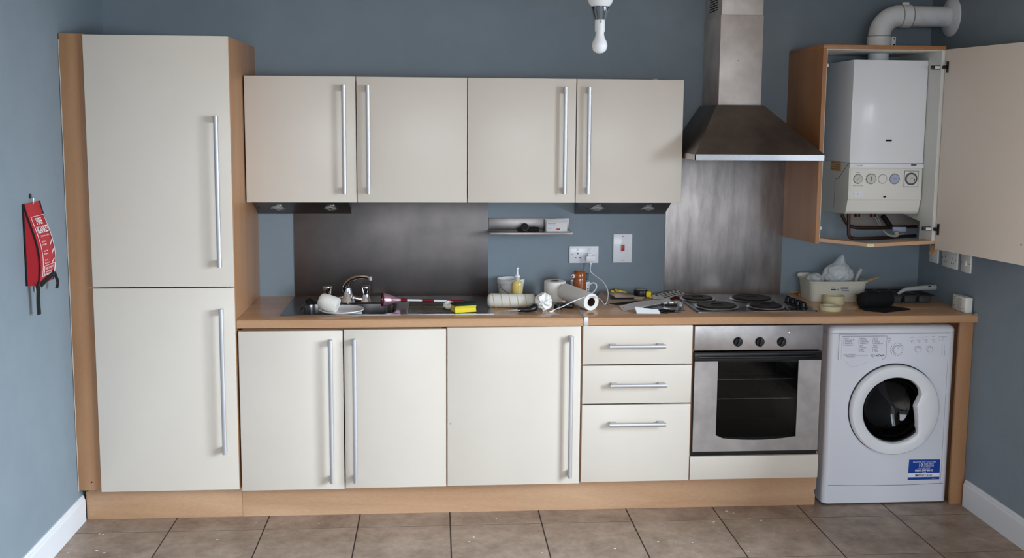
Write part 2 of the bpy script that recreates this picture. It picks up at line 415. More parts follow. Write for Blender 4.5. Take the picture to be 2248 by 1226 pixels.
# ================================================================ OVEN HOUSING + OVEN
t = thing('oven_housing', 'base housing with cream filler board under the oven', 'cabinet', (2.91, -.30, .15))
b = MB(); b.box(2.609, 2.621, -.600, -.02, .15, .868); b.box(3.199, 3.211, -.600, -.02, .15, .868); b.box(2.621, 3.199, -.600, -.02, .15, .162); b.box(2.621, 3.199, -.59, -.02, .262, .270)
b.build('carcass', 'beech_z', t)
door(t, 2.6125, 3.2095, .157, .2655, YD, 'filler_panel')
YO = -.622
ov0, ov1 = 2.6165, 3.2065
ov = thing('oven', 'built-in stainless steel electric oven with black glass door', 'oven', (2.91, -.33, .27))
b = MB(); X0, X1 = 2.6245, 3.1955
b.box(X0, X0+.012, -.59, -.06, .272, .866); b.box(X1-.012, X1, -.59, -.06, .272, .866); b.box(X0, X1, -.59, -.06, .272, .284); b.box(X0, X1, -.59, -.06, .856, .866); b.box(X0, X1, -.075, -.06, .272, .866)
b.box(X0, X1, -.59, -.40, .755, .856); b.box(ov0, ov1, -.6015, -.598, .264, .30)
b.build('oven_body', 'black_enamel', ov)
ov0, ov1 = 2.6165, 3.2065
zc = at(1665, 769.5, Y=YO).z; ztop = .8705; zd1 = at(1665, 773, Y=YO).z; zd0 = at(1665, 994, Y=YO).z
cp = MB().box(ov0, ov1, YO, -.59, zc, ztop, bev=.003).build('control_panel', 'steel', ov)
for px, a in ((1620, 20), (1668, 8), (1716, 25)):
    c = at(px, 751, Y=YO); b = MB()
    b.cyl((c.x, YO, c.z), (c.x, YO-.012, c.z), .0215, .019, 28, bev=.002)
    mt = Matrix.Translation((c.x, YO-.012, c.z)) @ Matrix.Rotation(math.radians(a), 4, 'Y')
    b.box(-.005, .005, -.013, 0, -.020, .019, bev=.002, mtx=mt)
    b.build('knob', 'black_plastic', ov)
c = at(1733, 731.5, Y=YO); MB().lathe([(.0045, 0), (.004, .003), (0, .0045)], 16, Matrix.Translation(c) @ Matrix.Rotation(PI/2, 4, 'X')).build('pilot_light', 'chrome', ov)
# door: black frame ring, smoked pane, steel surround, handle lip
dr = MB()
wx0 = at(1576, 800, Y=YO).x; wx1 = at(1753, 800, Y=YO).x; wz1 = at(1665, 794, Y=YO).z; wz0 = at(1665, 966, Y=YO).z; wzs = at(1572, 961, Y=YO).z
dr.box(ov0, wx0-.004, YO+.006, -.592, zd0, zd1); dr.box(wx1+.004, ov1, YO+.006, -.592, zd0, zd1)
dr.box(wx0-.004, wx1+.004, YO+.006, -.592, zd0, wz0+.012); dr.box(wx0-.004, wx1+.004, YO+.006, -.592, wz1-.004, zd1)
dro = dr.build('oven_door', 'black_enamel', ov)
MB().box(wx0-.002, wx1+.002, YO+.004, YO+.008, wz0-.01, wz1+.004).build('door_glass', 'glass_oven', dro)
MB().box(ov0+.002, ov1-.002, YO-.0, YO+.006, wz1+.002, zd1-.004, bev=.002).build('glass_band', 'black_plastic', dro)
# U-shaped steel surround
ux0 = ov0+.004; ux1 = ov1-.004; uz0 = zd0+.008; uz1 = at(1550, 794, Y=YO).z
inn = []
for k in range(13):
    s = k/12; x = wx0+(wx1-wx0)*s; z = wz0+(wzs-wz0)*(2*s-1)**2; inn.append((x, z))
inn[0] = (wx0, inn[0][1]+.010); inn.insert(1, (wx0+.003, inn[1][1]+.003)) if False else None
outl = [(ux0, uz1), (wx0, uz1)]+inn+[(wx1, uz1+.002), (ux1, uz1+.002), (ux1, uz0), (ux0, uz0)]
MB().poly_prism([Vector((x, YO-.001, z)) for x, z in outl], (0, .006, 0)).build('steel_surround', 'steel', dro)
b = MB(); xa, xb = ov0+.02, ov1-.03; zz = at(1665, 785, Y=YO).z
path = [(xa+(xb-xa)*k/16, YO-.002-.012*math.sin(PI*k/16)**.5, zz+.004) for k in range(17)]
b.tube(path, .006, 10); b.build('handle', 'black_plastic', dro)
for py in (833, 876):
    z = at(1650, py, Y=-.58).z; b = MB()
    xs0, xs1 = X0+.02, X1-.02
    b.tube([(xs0, -.58, z), (xs1, -.58, z)], .0028, 8); b.tube([(xs0, -.12, z), (xs1, -.12, z)], .003, 8)
    for k in range(16):
        x = xs0+(xs1-xs0)*(k+.5)/16; b.tube([(x, -.56, z), (x, -.12, z)], .0013, 6)
    b.build('wire_rack', 'steel_bright', ov)
# ================================================================ WORKTOPS
SX0, SX1, SY0, SY1 = .772, 1.723, -.522, -.035        # sink outline
BX0, BX1, BY0, BY1 = .845, 1.270, -.487, -.215         # bowl opening
WZ0, WZR, WZ1, YC = .8722, .8742, .910, -.611
b = MB(); hx0, hx1, hy0, hy1 = BX0-.02, BX1+.02, BY0-.02, BY1+.02
xe = 2.1165
b.poly_prism([Vector((.599, y, z)) for y, z in ((hy0, WZ0), (hy0, WZ1), (YC+.012, WZ1), (YC+.004, WZ1-.003), (YC, WZ1-.011), (YC, WZ0+.002), (YC+.002, WZ0))], (xe-.599, 0, 0))
b.box(.599, hx0, hy0, -.001, WZ0, WZ1); b.box(hx1, xe, hy0, -.001, WZ0, WZ1); b.box(hx0, hx1, hy1, -.001, WZ0, WZ1)
tag(b.build('worktop', 'beech_top', sharp=25), 'beech effect worktop holding the sink, left of the metal joint strip', 'worktop')
b = MB()
b.poly_prism([Vector((2.1175, y, z)) for y, z in ((-.001, WZR), (-.001, WZ1), (YC+.012, WZ1), (YC+.004, WZ1-.003), (YC, WZ1-.011), (YC, WZR+.002), (YC+.002, WZR))], (RX-2.1175-.001, 0, 0))
tag(b.build('worktop', 'beech_top', sharp=25), 'beech effect worktop carrying the hob, from the joint strip to the right wall', 'worktop')
b = MB(); jx = 2.1185
b.box(jx-.002, jx+.014, YC-.0012, -.002, WZ1+.0002, WZ1+.0014); b.box(jx-.001, jx+.017, YC-.002, YC-.0002, WZ0-.002, WZ1+.0014, bev=.0005)
tag(b.build('joint_strip', 'aluminium'), 'thin aluminium strip covering the join between the two worktops', 'joint strip')
# end panel at the washing machine
t = thing('end_panel', 'beech post panel between washing machine and right wall', 'panel', (3.90, -.3, 0))
MB().box(3.886, RX-.017 if False else 3.916, -.560, -.03, 0, .869, bev=.001).build('panel', 'beech_z', t)
MB().box(3.868, 3.933, -.578, -.561, 0, .869, bev=.001).build('front_strip', 'beech_z', t)
q = at(2155, 692, Y=-.605); tag(MB().lathe([(0, 0), (.006, .001), (.005, .005), (0, .007)], 10, Matrix.Translation((RX-.008, -.604, .9102))).build('sealant_blob', 'caulk'), 'dab of white sealant on the right front corner of the worktop', 'sealant')
# ================================================================ SINK
s = thing('sink', 'stainless steel inset sink with drainer to its right', 'sink', ((SX0+SX1)/2, (SY0+SY1)/2, WZ1))
def rrect(x0, x1, y0, y1, r, n=6):
    out = []
    for cx_, cy_, a0 in ((x1-r, y1-r, 0), (x0+r, y1-r, PI/2), (x0+r, y0+r, PI), (x1-r, y0+r, 3*PI/2)):
        for k in range(n+1):
            a = a0+PI/2*k/n; out.append((cx_+r*math.cos(a), cy_+r*math.sin(a)))
    return out
def loft(b, rings, closefirst=False, closelast=False):
    R = [[b.bm.verts.new(p) for p in ring] for ring in rings]
    for A, B in zip(R, R[1:]):
        n = len(A)
        for k in range(n): b.bm.faces.new((A[k], A[(k+1) % n], B[(k+1) % n], B[k]))
    if closefirst: b.bm.faces.new(R[0][::-1])
    if closelast: b.bm.faces.new(R[-1])
    return R
zt = WZ1+.004
b = MB()
# rim plate: bowl edge lofted out to a rectangle left part, then drainer panel
ring = lambda x0, x1, y0, y1, r, z: [Vector((x, y, z)) for x, y in rrect(x0, x1, y0, y1, r)]
loft(b, [ring(SX0, BX1+.035, SY0, SY1, .003, WZ1+.0003), ring(SX0, BX1+.035, SY0, SY1, .003, zt), ring(SX0+.008, BX1+.035, SY0+.008, SY1-.008, .003, zt-.0015),
         ring(BX0-.01, BX1+.01, BY0-.01, BY1+.01, .06, zt-.0015), ring(BX0, BX1, BY0, BY1, .055, zt-.008), ring(BX0+.012, BX1-.012, BY0+.012, BY1-.012, .05, WZ1-.135), ring(BX0+.05, BX1-.05, BY0+.05, BY1-.05, .04, WZ1-.15)], closelast=True)
dx0 = BX1+.035
loft(b, [ring(dx0, SX1, SY0, SY1, .003, WZ1+.0003), ring(dx0, SX1, SY0, SY1, .003, zt), ring(dx0+.001, SX1-.010, SY0+.010, SY1-.010, .003, zt-.0003),
         ring(dx0+.02, SX1-.03, SY0+.03, SY1-.12, .03, zt-.0025), ], closelast=True)
b.build('basin', 'steel_sink', s, sharp=28)
for k in range(9):
    y = SY0+.06+k*.034; MB().tube([(dx0+.03, y, zt-.0022), (SX1-.07, y, zt-.0022)], .003, 6).build('drainer_ridge', 'steel_sink', s)
c = at(759.5, 675, Y=BY1-.006); b = MB(); b.lathe([(0, 0), (.013, 0), (.014, .003), (.018, .0035), (.019, 0)], 20, Matrix.Translation((c.x, BY1-.009, c.z)) @ Matrix.Rotation(PI/2, 4, 'X')); b.build('overflow_hole', 'black_matt', s)
# plug on its chain
p = thing('sink_plug', 'black rubber plug and strap hanging into the left of the sink', 'plug', (.86, -.25, zt))
b = MB(); cc = Vector((.865, -.24, zt+.002)); b.lathe([(0, .0), (.018, 0), (.021, .008), (.022, .014), (.012, .016), (0, .016)], 18, Matrix.Translation(cc) @ Matrix.Rotation(.25, 4, 'Y')); b.build('stopper', 'black_matt', p)
b = MB(); b.tube(sm([cc+Vector((-.01, 0, .013)), cc+Vector((.004, .0, .022)), cc+Vector((.018, -.01, .016)), cc+Vector((.03, -.02, .004))]), .0035, 6); b.tube(sm([cc+Vector((.018, 0, .012)), cc+Vector((.034, -.02, .010)), cc+Vector((.048, -.035, -.004)), cc+Vector((.051, -.045, -.05)), cc+Vector((.052, -.06, -.12))]), .0018, 6)
b.build('chain', 'dark_steel', p)
# tap
tp = thing('mixer_tap', 'chrome deck mixer tap with two knobs and curved spout', 'tap', (1.045, -.165, zt))
TY = -.165
kl = at(719.5, 650, Y=TY); kr = at(803, 650, Y=TY); cx_ = at(764, 650, Y=TY).x
b = MB(); b.lathe([(0, .004), (.022, .004), (.022, 0), (.026, 0), (.024, .008), (.019, .02), (.016, .036), (0, .036)], 24, Matrix.Translation((kl.x, TY, zt-.004)))
b.lathe([(0, .004), (.026, 0), (.024, .008), (.019, .02), (.016, .036), (0, .036)], 24, Matrix.Translation((kr.x, TY, zt-.004)))
b.tube(sm([(kl.x, TY, zt+.008), (cx_-.045, TY, zt+.010), (cx_, TY, zt+.022), (cx_+.045, TY, zt+.010), (kr.x, TY, zt+.008)], 6), .012, 12)
b.lathe([(0, 0), (.036, 0), (.033, .012), (.024, .03), (.019, .048), (.017, .066), (0, .066)], 24, Matrix.Translation((cx_, TY, zt-.003)))
b.build('tap_body', 'chrome', tp, sharp=60)
def P(px, py, Y): return at(px, py, Y=Y)
b = MB(); path = [P(759, 650, TY), P(757, 636, TY), P(760, 626, TY-.01), P(768, 617, TY-.03), P(780, 610, TY-.06), P(795, 607, TY-.09), P(808, 608.5, TY-.11), P(812, 611, TY-.115)]
path = [(cx_, TY, zt+.045)]+path[1:]
pp = sm(path, 5); b.tube(pp, .01, 14, rs=[.017-.0065*min(1, i/len(pp)*1.3) for i in range(len(pp))]); b.build('spout', 'chrome', tp, sharp=60)
b = MB(); e = path[-1]; b.cyl((e.x+.001, e.y, e.z+.010), (e.x+.004, e.y, e.z-.012), .0105, seg=20, bev=.002); b.build('nozzle', 'chrome', tp)
for k in (kl, kr):
    b = MB(); z0 = at(719, 651, Y=TY).z; b.lathe([(0, 0), (.015, 0), (.018, .006), (.0215, .034), (.0215, .040), (.017, .043), (0, .043)], 24, Matrix.Translation((k.x, TY, zt+.030)), wob=lambda a, z: 1+.05*math.cos(4*a)); b.build('tap_knob', 'chrome', tp, sharp=60)
# tub, plate and roller in the bowl
c = at(750, 684, Z=.916)
tb = thing('plastic_tub', 'white plastic tub with a lug, standing in the sink under the plate', 'tub', (c.x+.01, c.y+.02, WZ1-.14))
b = MB(); b.lathe([(0, 0), (.060, 0), (.072, .135), (.078, .135), (.078, .145), (.070, .145), (.058, .006), (0, .006)], 32, Matrix.Translation((c.x+.01, c.y+.03, WZ1-.145))); b.build('tub_body', 'white_plastic', tb)
q = at(794, 688, Z=.908); MB().box(q.x-.02, q.x, q.y-.012, q.y+.012, .900, .912, bev=.003).build('lug', 'white_plastic', tb)
b = MB(); b.lathe([(0, 0), (.075, 0), (.095, .008), (.1005, .012), (.100, .015), (.093, .012), (.072, .004), (0, .004)], 40, Matrix.Translation((c.x, c.y+.01, WZ1+.0015)))
tag(b.build('plate', 'white_gloss'), 'white round plate lying over the left of the sink', 'plate')
b = MB(); a0 = at(741, 686, Y=c.y-.01); a1 = at(717, 664, Y=c.y+.0); a0.z = max(a0.z, .94)
ax = (a1-a0).normalized(); q = ax.to_track_quat('Z', 'Y').to_matrix().to_4x4(); q.translation = a0
b.lathe([(.012, 0), (.036, 0), (.039, .008), (.037, .055), (.034, .078), (.026, .087), (.012, .088), (.012, 0)], 28, q)
tag(b.build('roller_sleeve', 'fluff'), 'short fluffy white roller sleeve leaning on the plate in the sink', 'paint roller')
# crimson stirrer with bell end lying across the drainer
pl = thing('drain_plunger', 'crimson and white stick with flared bell end lying over sink and drainer', 'plunger', (1.35, -.3, zt))
A = at(838, 667, Y=-.33); B = at(1020, 664, Y=-.25); A.z = zt+.034; B.z = zt+.008
def along(s): return A+(B-A)*s
q = (B-A).to_track_quat('Z', 'Y').to_matrix().to_4x4(); q.translation = A; L = (B-A).length
b = MB(); b.lathe([(.0285, .0), (.031, .0), (.0325, .004), (.030, .008)], 28, q); b.build('rim', 'crimson', pl)
b = MB(); b.lathe([(.028, .004), (.031, .006), (.029, .020), (.021, .046), (.012, .068), (.0075, .088), (.006, .1), (0, .1)], 28, q); b.build('bell', 'bell_pink', pl)
for s0, s1, r, mt_ in ((.16, .30, .0075, 'crimson'), (.20, .48, .0052, 'white_gloss'), (.48, .62, .0078, 'crimson'), (.62, .78, .006, 'white_gloss'), (.78, 1.0, .0072, 'crimson')):
    MB().cyl(along(s0), along(s1), r, seg=14, bev=.001).build('stem', mt_, pl)
# sponge
spn = thing('sponge', 'yellow sponge with dark green scourer on the drainer', 'sponge', (1.555, -.44, zt))
c = at(1018, 686, Z=zt); mt = Matrix.Translation((c.x+.005, c.y+.03, zt)) @ Matrix.Rotation(.30, 4, 'Z')
b = MB(); b.poly_prism([mt @ Vector((-.055, y, z)) for y, z in ((-.032, 0), (-.030, .010), (-.026, .017), (-.034, .030), (.034, .030), (.028, .015), (.032, 0))], mt.to_3x3() @ Vector((.10, 0, 0))); b.build('foam', 'sponge_yellow', spn)
MB().box(-.057, .047, -.035, .035, .030, .038, bev=.002, mtx=mt).build('scourer_pad', 'scourer', spn)
def crumple(name, c, r, mt_, seed, sq=.8, lv=4, amp=.5, freq=1.0):
    """crushed paper: ridged folds pushed into a ball"""
    from mathutils import noise as nz
    random.seed(seed); b = MB(); bmesh.ops.create_icosphere(b.bm, subdivisions=lv, radius=1); o3 = Vector((seed*3.1, seed*1.7, seed*.9))
    for v in b.bm.verts:
        n = v.co.normalized()
        k = 1-amp*(abs(nz.noise(n*1.6*freq+o3))+.34*abs(nz.noise(n*3.4*freq+o3))+.05*abs(nz.noise(n*9*freq+o3)))
        v.co = n*r*1.12*k; v.co.z *= sq
    mz = min(v.co.z for v in b.bm.verts); bmesh.ops.translate(b.bm, verts=b.bm.verts[:], vec=Vector((c[0], c[1], c[2]-mz)))
    return b.build(name, mt_, sharp=40)
c = at(986, 681, Z=zt); tag(crumple('tissue', (c.x, c.y+.01, zt), .028, 'tissue', 5, .7), 'small grey-white crumpled wipe beside the sponge', 'tissue')
# ================================================================ HOB
h = thing('hob', 'stainless steel electric hob with four black hotplates', 'hob', (2.94, -.28, WZ1))
HX0, HX1, HY0, HY1 = 2.652, 3.222, -.512, -.045
b = MB(); loft(b, [ring(HX0, HX1, HY0, HY1, .012, WZ1+.0003), ring(HX0, HX1, HY0, HY1, .012, WZ1+.005), ring(HX0+.004, HX1-.004, HY0+.004, HY1-.004, .012, WZ1+.008), ring(HX0+.016, HX1-.016, HY0+.016, HY1-.016, .02, WZ1+.008), ring(HX0+.022, HX1-.022, HY0+.022, HY1-.022, .02, WZ1+.005)], closelast=True)
b.build('hob_top', 'steel_sink', h, sharp=25)
b = MB(); b.tube(sm([(3.095, HY0+.03, WZ1+.006), (3.10, -.32, WZ1+.006), (3.075, -.2, WZ1+.006), (3.06, HY1-.03, WZ1+.006)]), .003, 6); b.build('pressed_ridge', 'steel_sink', h)
for px, py, r in ((1531, 653.5, .074), (1573, 670, .092), (1650, 653.5, .094), (1681, 670, .075)):
    c = at(px, py+1, Z=.922); o = MB(); o.lathe([(r+.012, .0), (r+.014, .002), (r+.010, .006), (r+.001, .007), (r+.001, 0)], 40, Matrix.Translation((c.x, c.y, WZ1+.005))); ho = o.build('hotplate_ring', 'steel_bright', h)
    b = MB(); b.lathe([(0, .0), (r-.004, 0), (r-.001, .002), (r, .009), (r-.004, .012), (r*.72, .0125), (r*.70, .0116), (r*.4, .0116), (r*.38, .0125), (.027, .0125), (.022, .009), (0, .009)], 48, Matrix.Translation((c.x, c.y, WZ1+.006))); b.build('hotplate', 'hotplate', h)
for px, py in ((1730, 664), (1741, 668), (1752, 672), (1763, 676)):
    c = at(px, py, Z=WZ1+.006); b = MB(); b.lathe([(0, 0), (.021, 0), (.021, .003), (.016, .006), (.014, .024), (.012, .026), (0, .026)], 24, Matrix.Translation((c.x, c.y, WZ1+.005)))
    b.box(-.003, .003, -.015, .015, .010, .032, bev=.001, mtx=Matrix.Translation((c.x, c.y, WZ1+.005)) @ Matrix.Rotation(.2, 4, 'Z')); b.build('knob', 'black_plastic', h)
# ================================================================ SPLASHBACKS
tag(MB().box(.769, 1.7205, -.005, -.0005, .9105, 1.3985, bev=.0008).build('splashback', 'steel_dull'), 'brushed steel splashback panel behind the sink', 'splashback')
tag(MB().box(2.6105, 3.213, -.006, -.0005, .9105, 1.66, bev=.0008).build('splashback', 'steel_splash'), 'streaky steel splashback panel behind the hob', 'splashback')
# ================================================================ COOKER HOOD
hd = thing('cooker_hood', 'stainless steel chimney cooker hood above the hob', 'cooker hood', (2.92, -.25, 1.606))
hy = -.540; hx0, hx1 = at(1526, 341, Y=hy).x, at(1812, 342, Y=hy).x; zb = at(1660, 352, Y=hy).z; zm = at(1660, 340, Y=hy).z
b = MB()
for a in ((hx0, hx1, hy, hy+.004), (hx0, hx1, -.012, -.008), (hx0, hx0+.004, hy, -.008), (hx1-.004, hx1, hy, -.008)): b.box(a[0], a[1], a[2], a[3], zb, zm)
b.build('rim_band', 'steel_bright', hd)
cy = -.30; c0 = at(1577, 231, Y=cy); c1 = at(1670, 232, Y=cy); cz = c0.z
k0, k1 = c0.x, c1.x
b = MB(); R = loft(b, [[Vector(p) for p in ((hx0, hy, zm), (hx1, hy, zm), (hx1, -.008, zm), (hx0, -.008, zm))], [Vector(p) for p in ((hx0+.004, hy+.004, zm+.003), (hx1-.004, hy+.004, zm+.003), (hx1-.004, -.008, zm+.003), (hx0+.004, -.008, zm+.003))],
    [Vector(p) for p in ((k0-.012, cy-.012, cz), (k1+.012, cy-.012, cz), (k1+.012, -.008, cz), (k0-.012, -.008, cz))], [Vector(p) for p in ((k0-.006, cy-.004, cz+.001), (k1+.006, cy-.004, cz+.001), (k1+.006, -.008, cz+.001), (k0-.006, -.008, cz+.001))]], closelast=True)
b.build('canopy', 'steel_hood', hd, sharp=15)
MB().box(hx0+.005, hx1-.005, hy+.005, -.013, zb+.004, zb+.010).build('filter_panel', 'steel_dull', hd)
zj = at(1625, 33, Y=cy).z
MB().box(k0, k1, cy, -.002, cz+.001, zj, bev=.001).build('chimney_lower', 'steel_chimney', hd)
cu = MB().box(k0+.004, k1-.002, cy+.004, -.002, zj, CZ, bev=.001).build('chimney_upper', 'steel_chimney', hd)
b = MB()
for k in range(9):
    z = 2.30+k*.0115
    for yy in (-.225, -.175, -.125): b.box(k0+.0025, k0+.005, yy, yy+.042, z, z+.005)
b.build('vent_slots', 'black_matt', cu)
c = at(1621, 133, Y=cy); MB().lathe([(.002, 0), (.002, .001), (0, .0015)], 10, Matrix.Translation((c.x, cy, c.z)) @ Matrix.Rotation(PI/2, 4, 'X')).build('screw', 'dark_steel', hd)
# ================================================================ UNDER-CABINET LIGHTS
def ulight(x0, x1, lx, label, hole):
    t = thing('cabinet_light', label, 'light', ((x0+x1)/2, -.08, 1.318))
    pr = [(-.004, 1.3175), (-.15, 1.3855), (-.15, 1.3995), (-.004, 1.3995)]
    b = MB(); b.poly_prism([Vector((x0, y, z)) for y, z in pr], (x1-x0, 0, 0)); b.build('light_housing', 'steel_hood', t)
    n = Vector((0, -(1.3855-1.3175), -.146)).normalized()
    for px in lx:
        y = -.085; z = 1.3175+(1.3855-1.3175)*(.081/.146); x = at(px, 459, Y=y).x
        q = n.to_track_quat('Z', 'Y').to_matrix().to_4x4(); q.translation = Vector((x, y, z))
        r = MB().lathe([(.031, 0), (.034, .0), (.034, .003), (.030, .004), (.026, .0005)], 32, q).build('light_ring', 'steel_bright', t)
        MB().lathe([(.026, .0005), (.02, .0012), (0, .002)], 32, q).build('light_lens', 'soap_clear', r)
        MB().lathe([(.0, .0021), (.008, .0021), (.008, .004), (0, .005)], 12, q).build('bulb_capsule', 'chrome', r)
    for px in hole:
        y = -.085; x = at(px, 459, Y=y).x; q = n.to_track_quat('Z', 'Y').to_matrix().to_4x4(); q.translation = Vector((x, y, 1.3175+.068*(.081/.146)))
        MB().lathe([(.0055, 0), (.005, .001), (0, .0012)], 12, q).build('cable_hole', 'black_matt', t)
ulight(.600, 1.050, (610, 726), 'dark steel wedge light with two spots, under the wall cabinet by the tall cabinet', (568, 768))
ulight(2.150, 2.604, (1311, 1422), 'dark steel wedge light with two spots, under the wall cabinet by the cooker hood', (1288,))
# ================================================================ WALL SHELF AND WHAT IS ON IT
t = thing('wall_shelf', 'small stainless steel wall shelf below the right wall cabinet', 'shelf', (1.92, -.06, 1.21))
a = at(1073, 479, Y=-.003); c = at(1249, 505, Y=-.003); zs_ = c.z
b = MB(); b.box(a.x, c.x, -.006, -.0008, zs_-.004, a.z, bev=.0008); b.build('back_plate', 'steel_shelf', t)
b = MB(); b.box(a.x, c.x+.003, -.125, -.006, zs_-.004, zs_, bev=.0006); b.box(a.x, c.x+.003, -.127, -.122, zs_-.012, zs_, bev=.0006); b.build('ledge', 'steel_shelf', t)
zS = zs_+.0005
wt = thing('wristwatch', 'black wristwatch with round face lying on the steel shelf', 'watch', (1.9, -.08, zS))
c = at(1152, 498, Y=-.08); c.z = zS+.0205
b = MB(); q = Matrix.Translation(c) @ Matrix.Rotation(PI/2-.3, 4, 'X'); b.lathe([(0, -.006), (.019, -.006), (.0205, 0), (.019, .004), (.016, .005), (.016, .003), (0, .003)], 32, q); b.build('watch_case', 'black_plastic', wt)
b = MB(); b.lathe([(.0165, .0052), (.019, .0045), (.019, .0042), (.0165, .0048)], 32, q); b.build('bezel', 'dark_steel', wt)
b = MB(); b.box(c.x+.012, c.x+.072, c.y-.004, c.y+.008, zS, zS+.021, bev=.004); b.box(c.x-.036, c.x-.012, c.y-.002, c.y+.010, zS, zS+.018, bev=.004); b.build('strap', 'black_fabric', wt)
lt = thing('letter_bundle', 'bundle of folded white letters leaning on the steel shelf', 'letters', (2.08, -.05, zS))
a = at(1197, 508, Y=-.075)
for i, (dx, dy, tl, wd, ht, rz) in enumerate(((0, .020, .25, .108, .060, .03), (.006, .010, .22, .104, .056, -.03), (.002, 0, .2, .106, .052, .05), (.004, -.009, .3, .098, .048, 0))):
    mt = Matrix.Translation((a.x+dx, a.y+dy, zS)) @ Matrix.Rotation(rz, 4, 'Y') @ Matrix.Rotation(-tl, 4, 'X')
    MB().box(0, wd, -.002, .002, .0, ht, bev=.001, mtx=mt).build('envelope', 'paper', lt)
mt = Matrix.Translation((a.x+.004, a.y-.009, zS)) @ Matrix.Rotation(-.3, 4, 'X')
for (u0, u1, v, h_, m_) in ((.008, .05, .038, .0016, 'print_grey'), (.008, .045, .032, .0016, 'print_grey'), (.008, .03, .014, .0016, 'print_grey'), (.05, .068, .008, .006, 'red_plastic'), (.06, .09, .042, .0014, 'print_grey')):
    MB().box(u0, u1, -.0026, -.0021, v, v+h_, mtx=mt).build('print', m_, lt)
MB().box(a.x-.002, a.x+.122, -.105, -.055, zS, zS+.0015, mtx=None).build('loose_sheet', 'paper', lt)
# ================================================================ SOCKETS AND SWITCHES
def plate_front(name, label, cat, px0, px1, py0, py1, proud=.009):
    a = at(px0, py0, Y=-proud); c = at(px1, py1, Y=-proud)
    t = thing(name, label, cat, ((a.x+c.x)/2, 0, c.z)); b = MB(); b.box(a.x, c.x, -proud, -.0003, c.z, a.z, bev=.002); b.build('faceplate', 'white_gloss', t)
    return t, a, c
def pin(t, x, z, w_, h_, y=-.0094, name='pin_slot', mt_='black_matt'): MB().box(x-w_/2, x+w_/2, y, -.0085, z-h_/2, z+h_/2).build(name, mt_, t)
def screwf(t, x, z, y=-.009): MB().lathe([(.0028, 0), (.0026, .0008), (0, .001)], 12, Matrix.Translation((x, y, z)) @ Matrix.Rotation(PI/2, 4, 'X')).build('screw', 'grey_line', t)
t, a, c = plate_front('double_socket', 'white double wall socket holding a charger, below the steel shelf', 'socket', 1250.3, 1313.5, 541, 578)
w_ = c.x-a.x; h_ = a.z-c.z; screwf(t, a.x+.013, (a.z+c.z)/2); screwf(t, c.x-.013, (a.z+c.z)/2)
for X in (a.x+w_*.29, a.x+w_*.71):
    pin(t, X, c.z+h_*.58, .0045, .009); pin(t, X-.011, c.z+h_*.32, .007, .0042); pin(t, X+.011, c.z+h_*.32, .007, .0042)
    MB().box(X-.006, X+.006, -.0125, -.009, a.z-.024, a.z-.010, bev=.001).build('rocker', 'white_gloss', t)
t, a, c = plate_front('cooker_switch', 'tall white cooker switch plate with red rocker', 'switch', 1347, 1387, 514, 577)
xm = (a.x+c.x)/2; zm_ = (a.z+c.z)/2; screwf(t, xm, a.z-.012); screwf(t, xm, c.z+.012)
MB().box(xm-.010, xm+.010, -.014, -.009, zm_-.018, zm_+.022, bev=.002).build('rocker_frame', 'white_gloss', t)
MB().box(xm-.0085, xm+.0085, -.017, -.013, zm_-.014, zm_+.018, bev=.002).build('rocker', 'red_plastic', t)
# charger + cable
ch = thing('phone_charger', 'white plug charger in the double socket with long white cable', 'charger', (2.2, -.03, 1.09))
a = at(1287, 562.5, Y=-.045); c = at(1307, 575, Y=-.045)
MB().box(a.x, c.x, -.050, -.0098, c.z, a.z, bev=.004).build('charger_body', 'white_gloss', ch)
b = MB(); b.box(a.x+.010, a.x+.030, -.035, -.0098, a.z-.001, a.z+.012, bev=.002); b.build('earth_pin', 'white_gloss', ch)
e = at(1297, 577, Y=-.034)
MB().box(e.x-.006, e.x+.006, -.039, -.029, e.z-.010, e.z+.002, bev=.002).build('connector', 'white_gloss', ch)
zc_ = WZ1+.0032
cab = [Vector((e.x, -.034, e.z-.008)), at(1296, 595, Y=-.04), at(1302, 602, Y=-.05), at(1311, 609, Y=-.07), at(1322, 617, Y=-.10), at(1330, 628, Y=-.13), at(1335, 645, Y=-.17),
       at(1333, 660, Y=-.25), at(1330, 667, Z=zc_+.004), at(1326, 668.5, Z=zc_), at(1321, 661, Z=zc_+.012), at(1311, 654, Y=-.455), at(1297, 651.5, Y=-.452), at(1280, 654, Y=-.452), at(1258, 662.5, Y=-.46), at(1236, 673, Y=-.465), at(1216, 681, Z=zc_+.003), at(1210, 685, Z=zc_)]
b = MB(); b.tube(sm(cab, 6), .0026, 8); b.build('cable', 'white_gloss', ch)
e = cab[-1]; b = MB(); b.cyl(e+Vector((.008, 0, .001)), e+Vector((-.010, -.01, .001)), .0035, seg=10); b.build('cable_tip', 'white_gloss', ch)
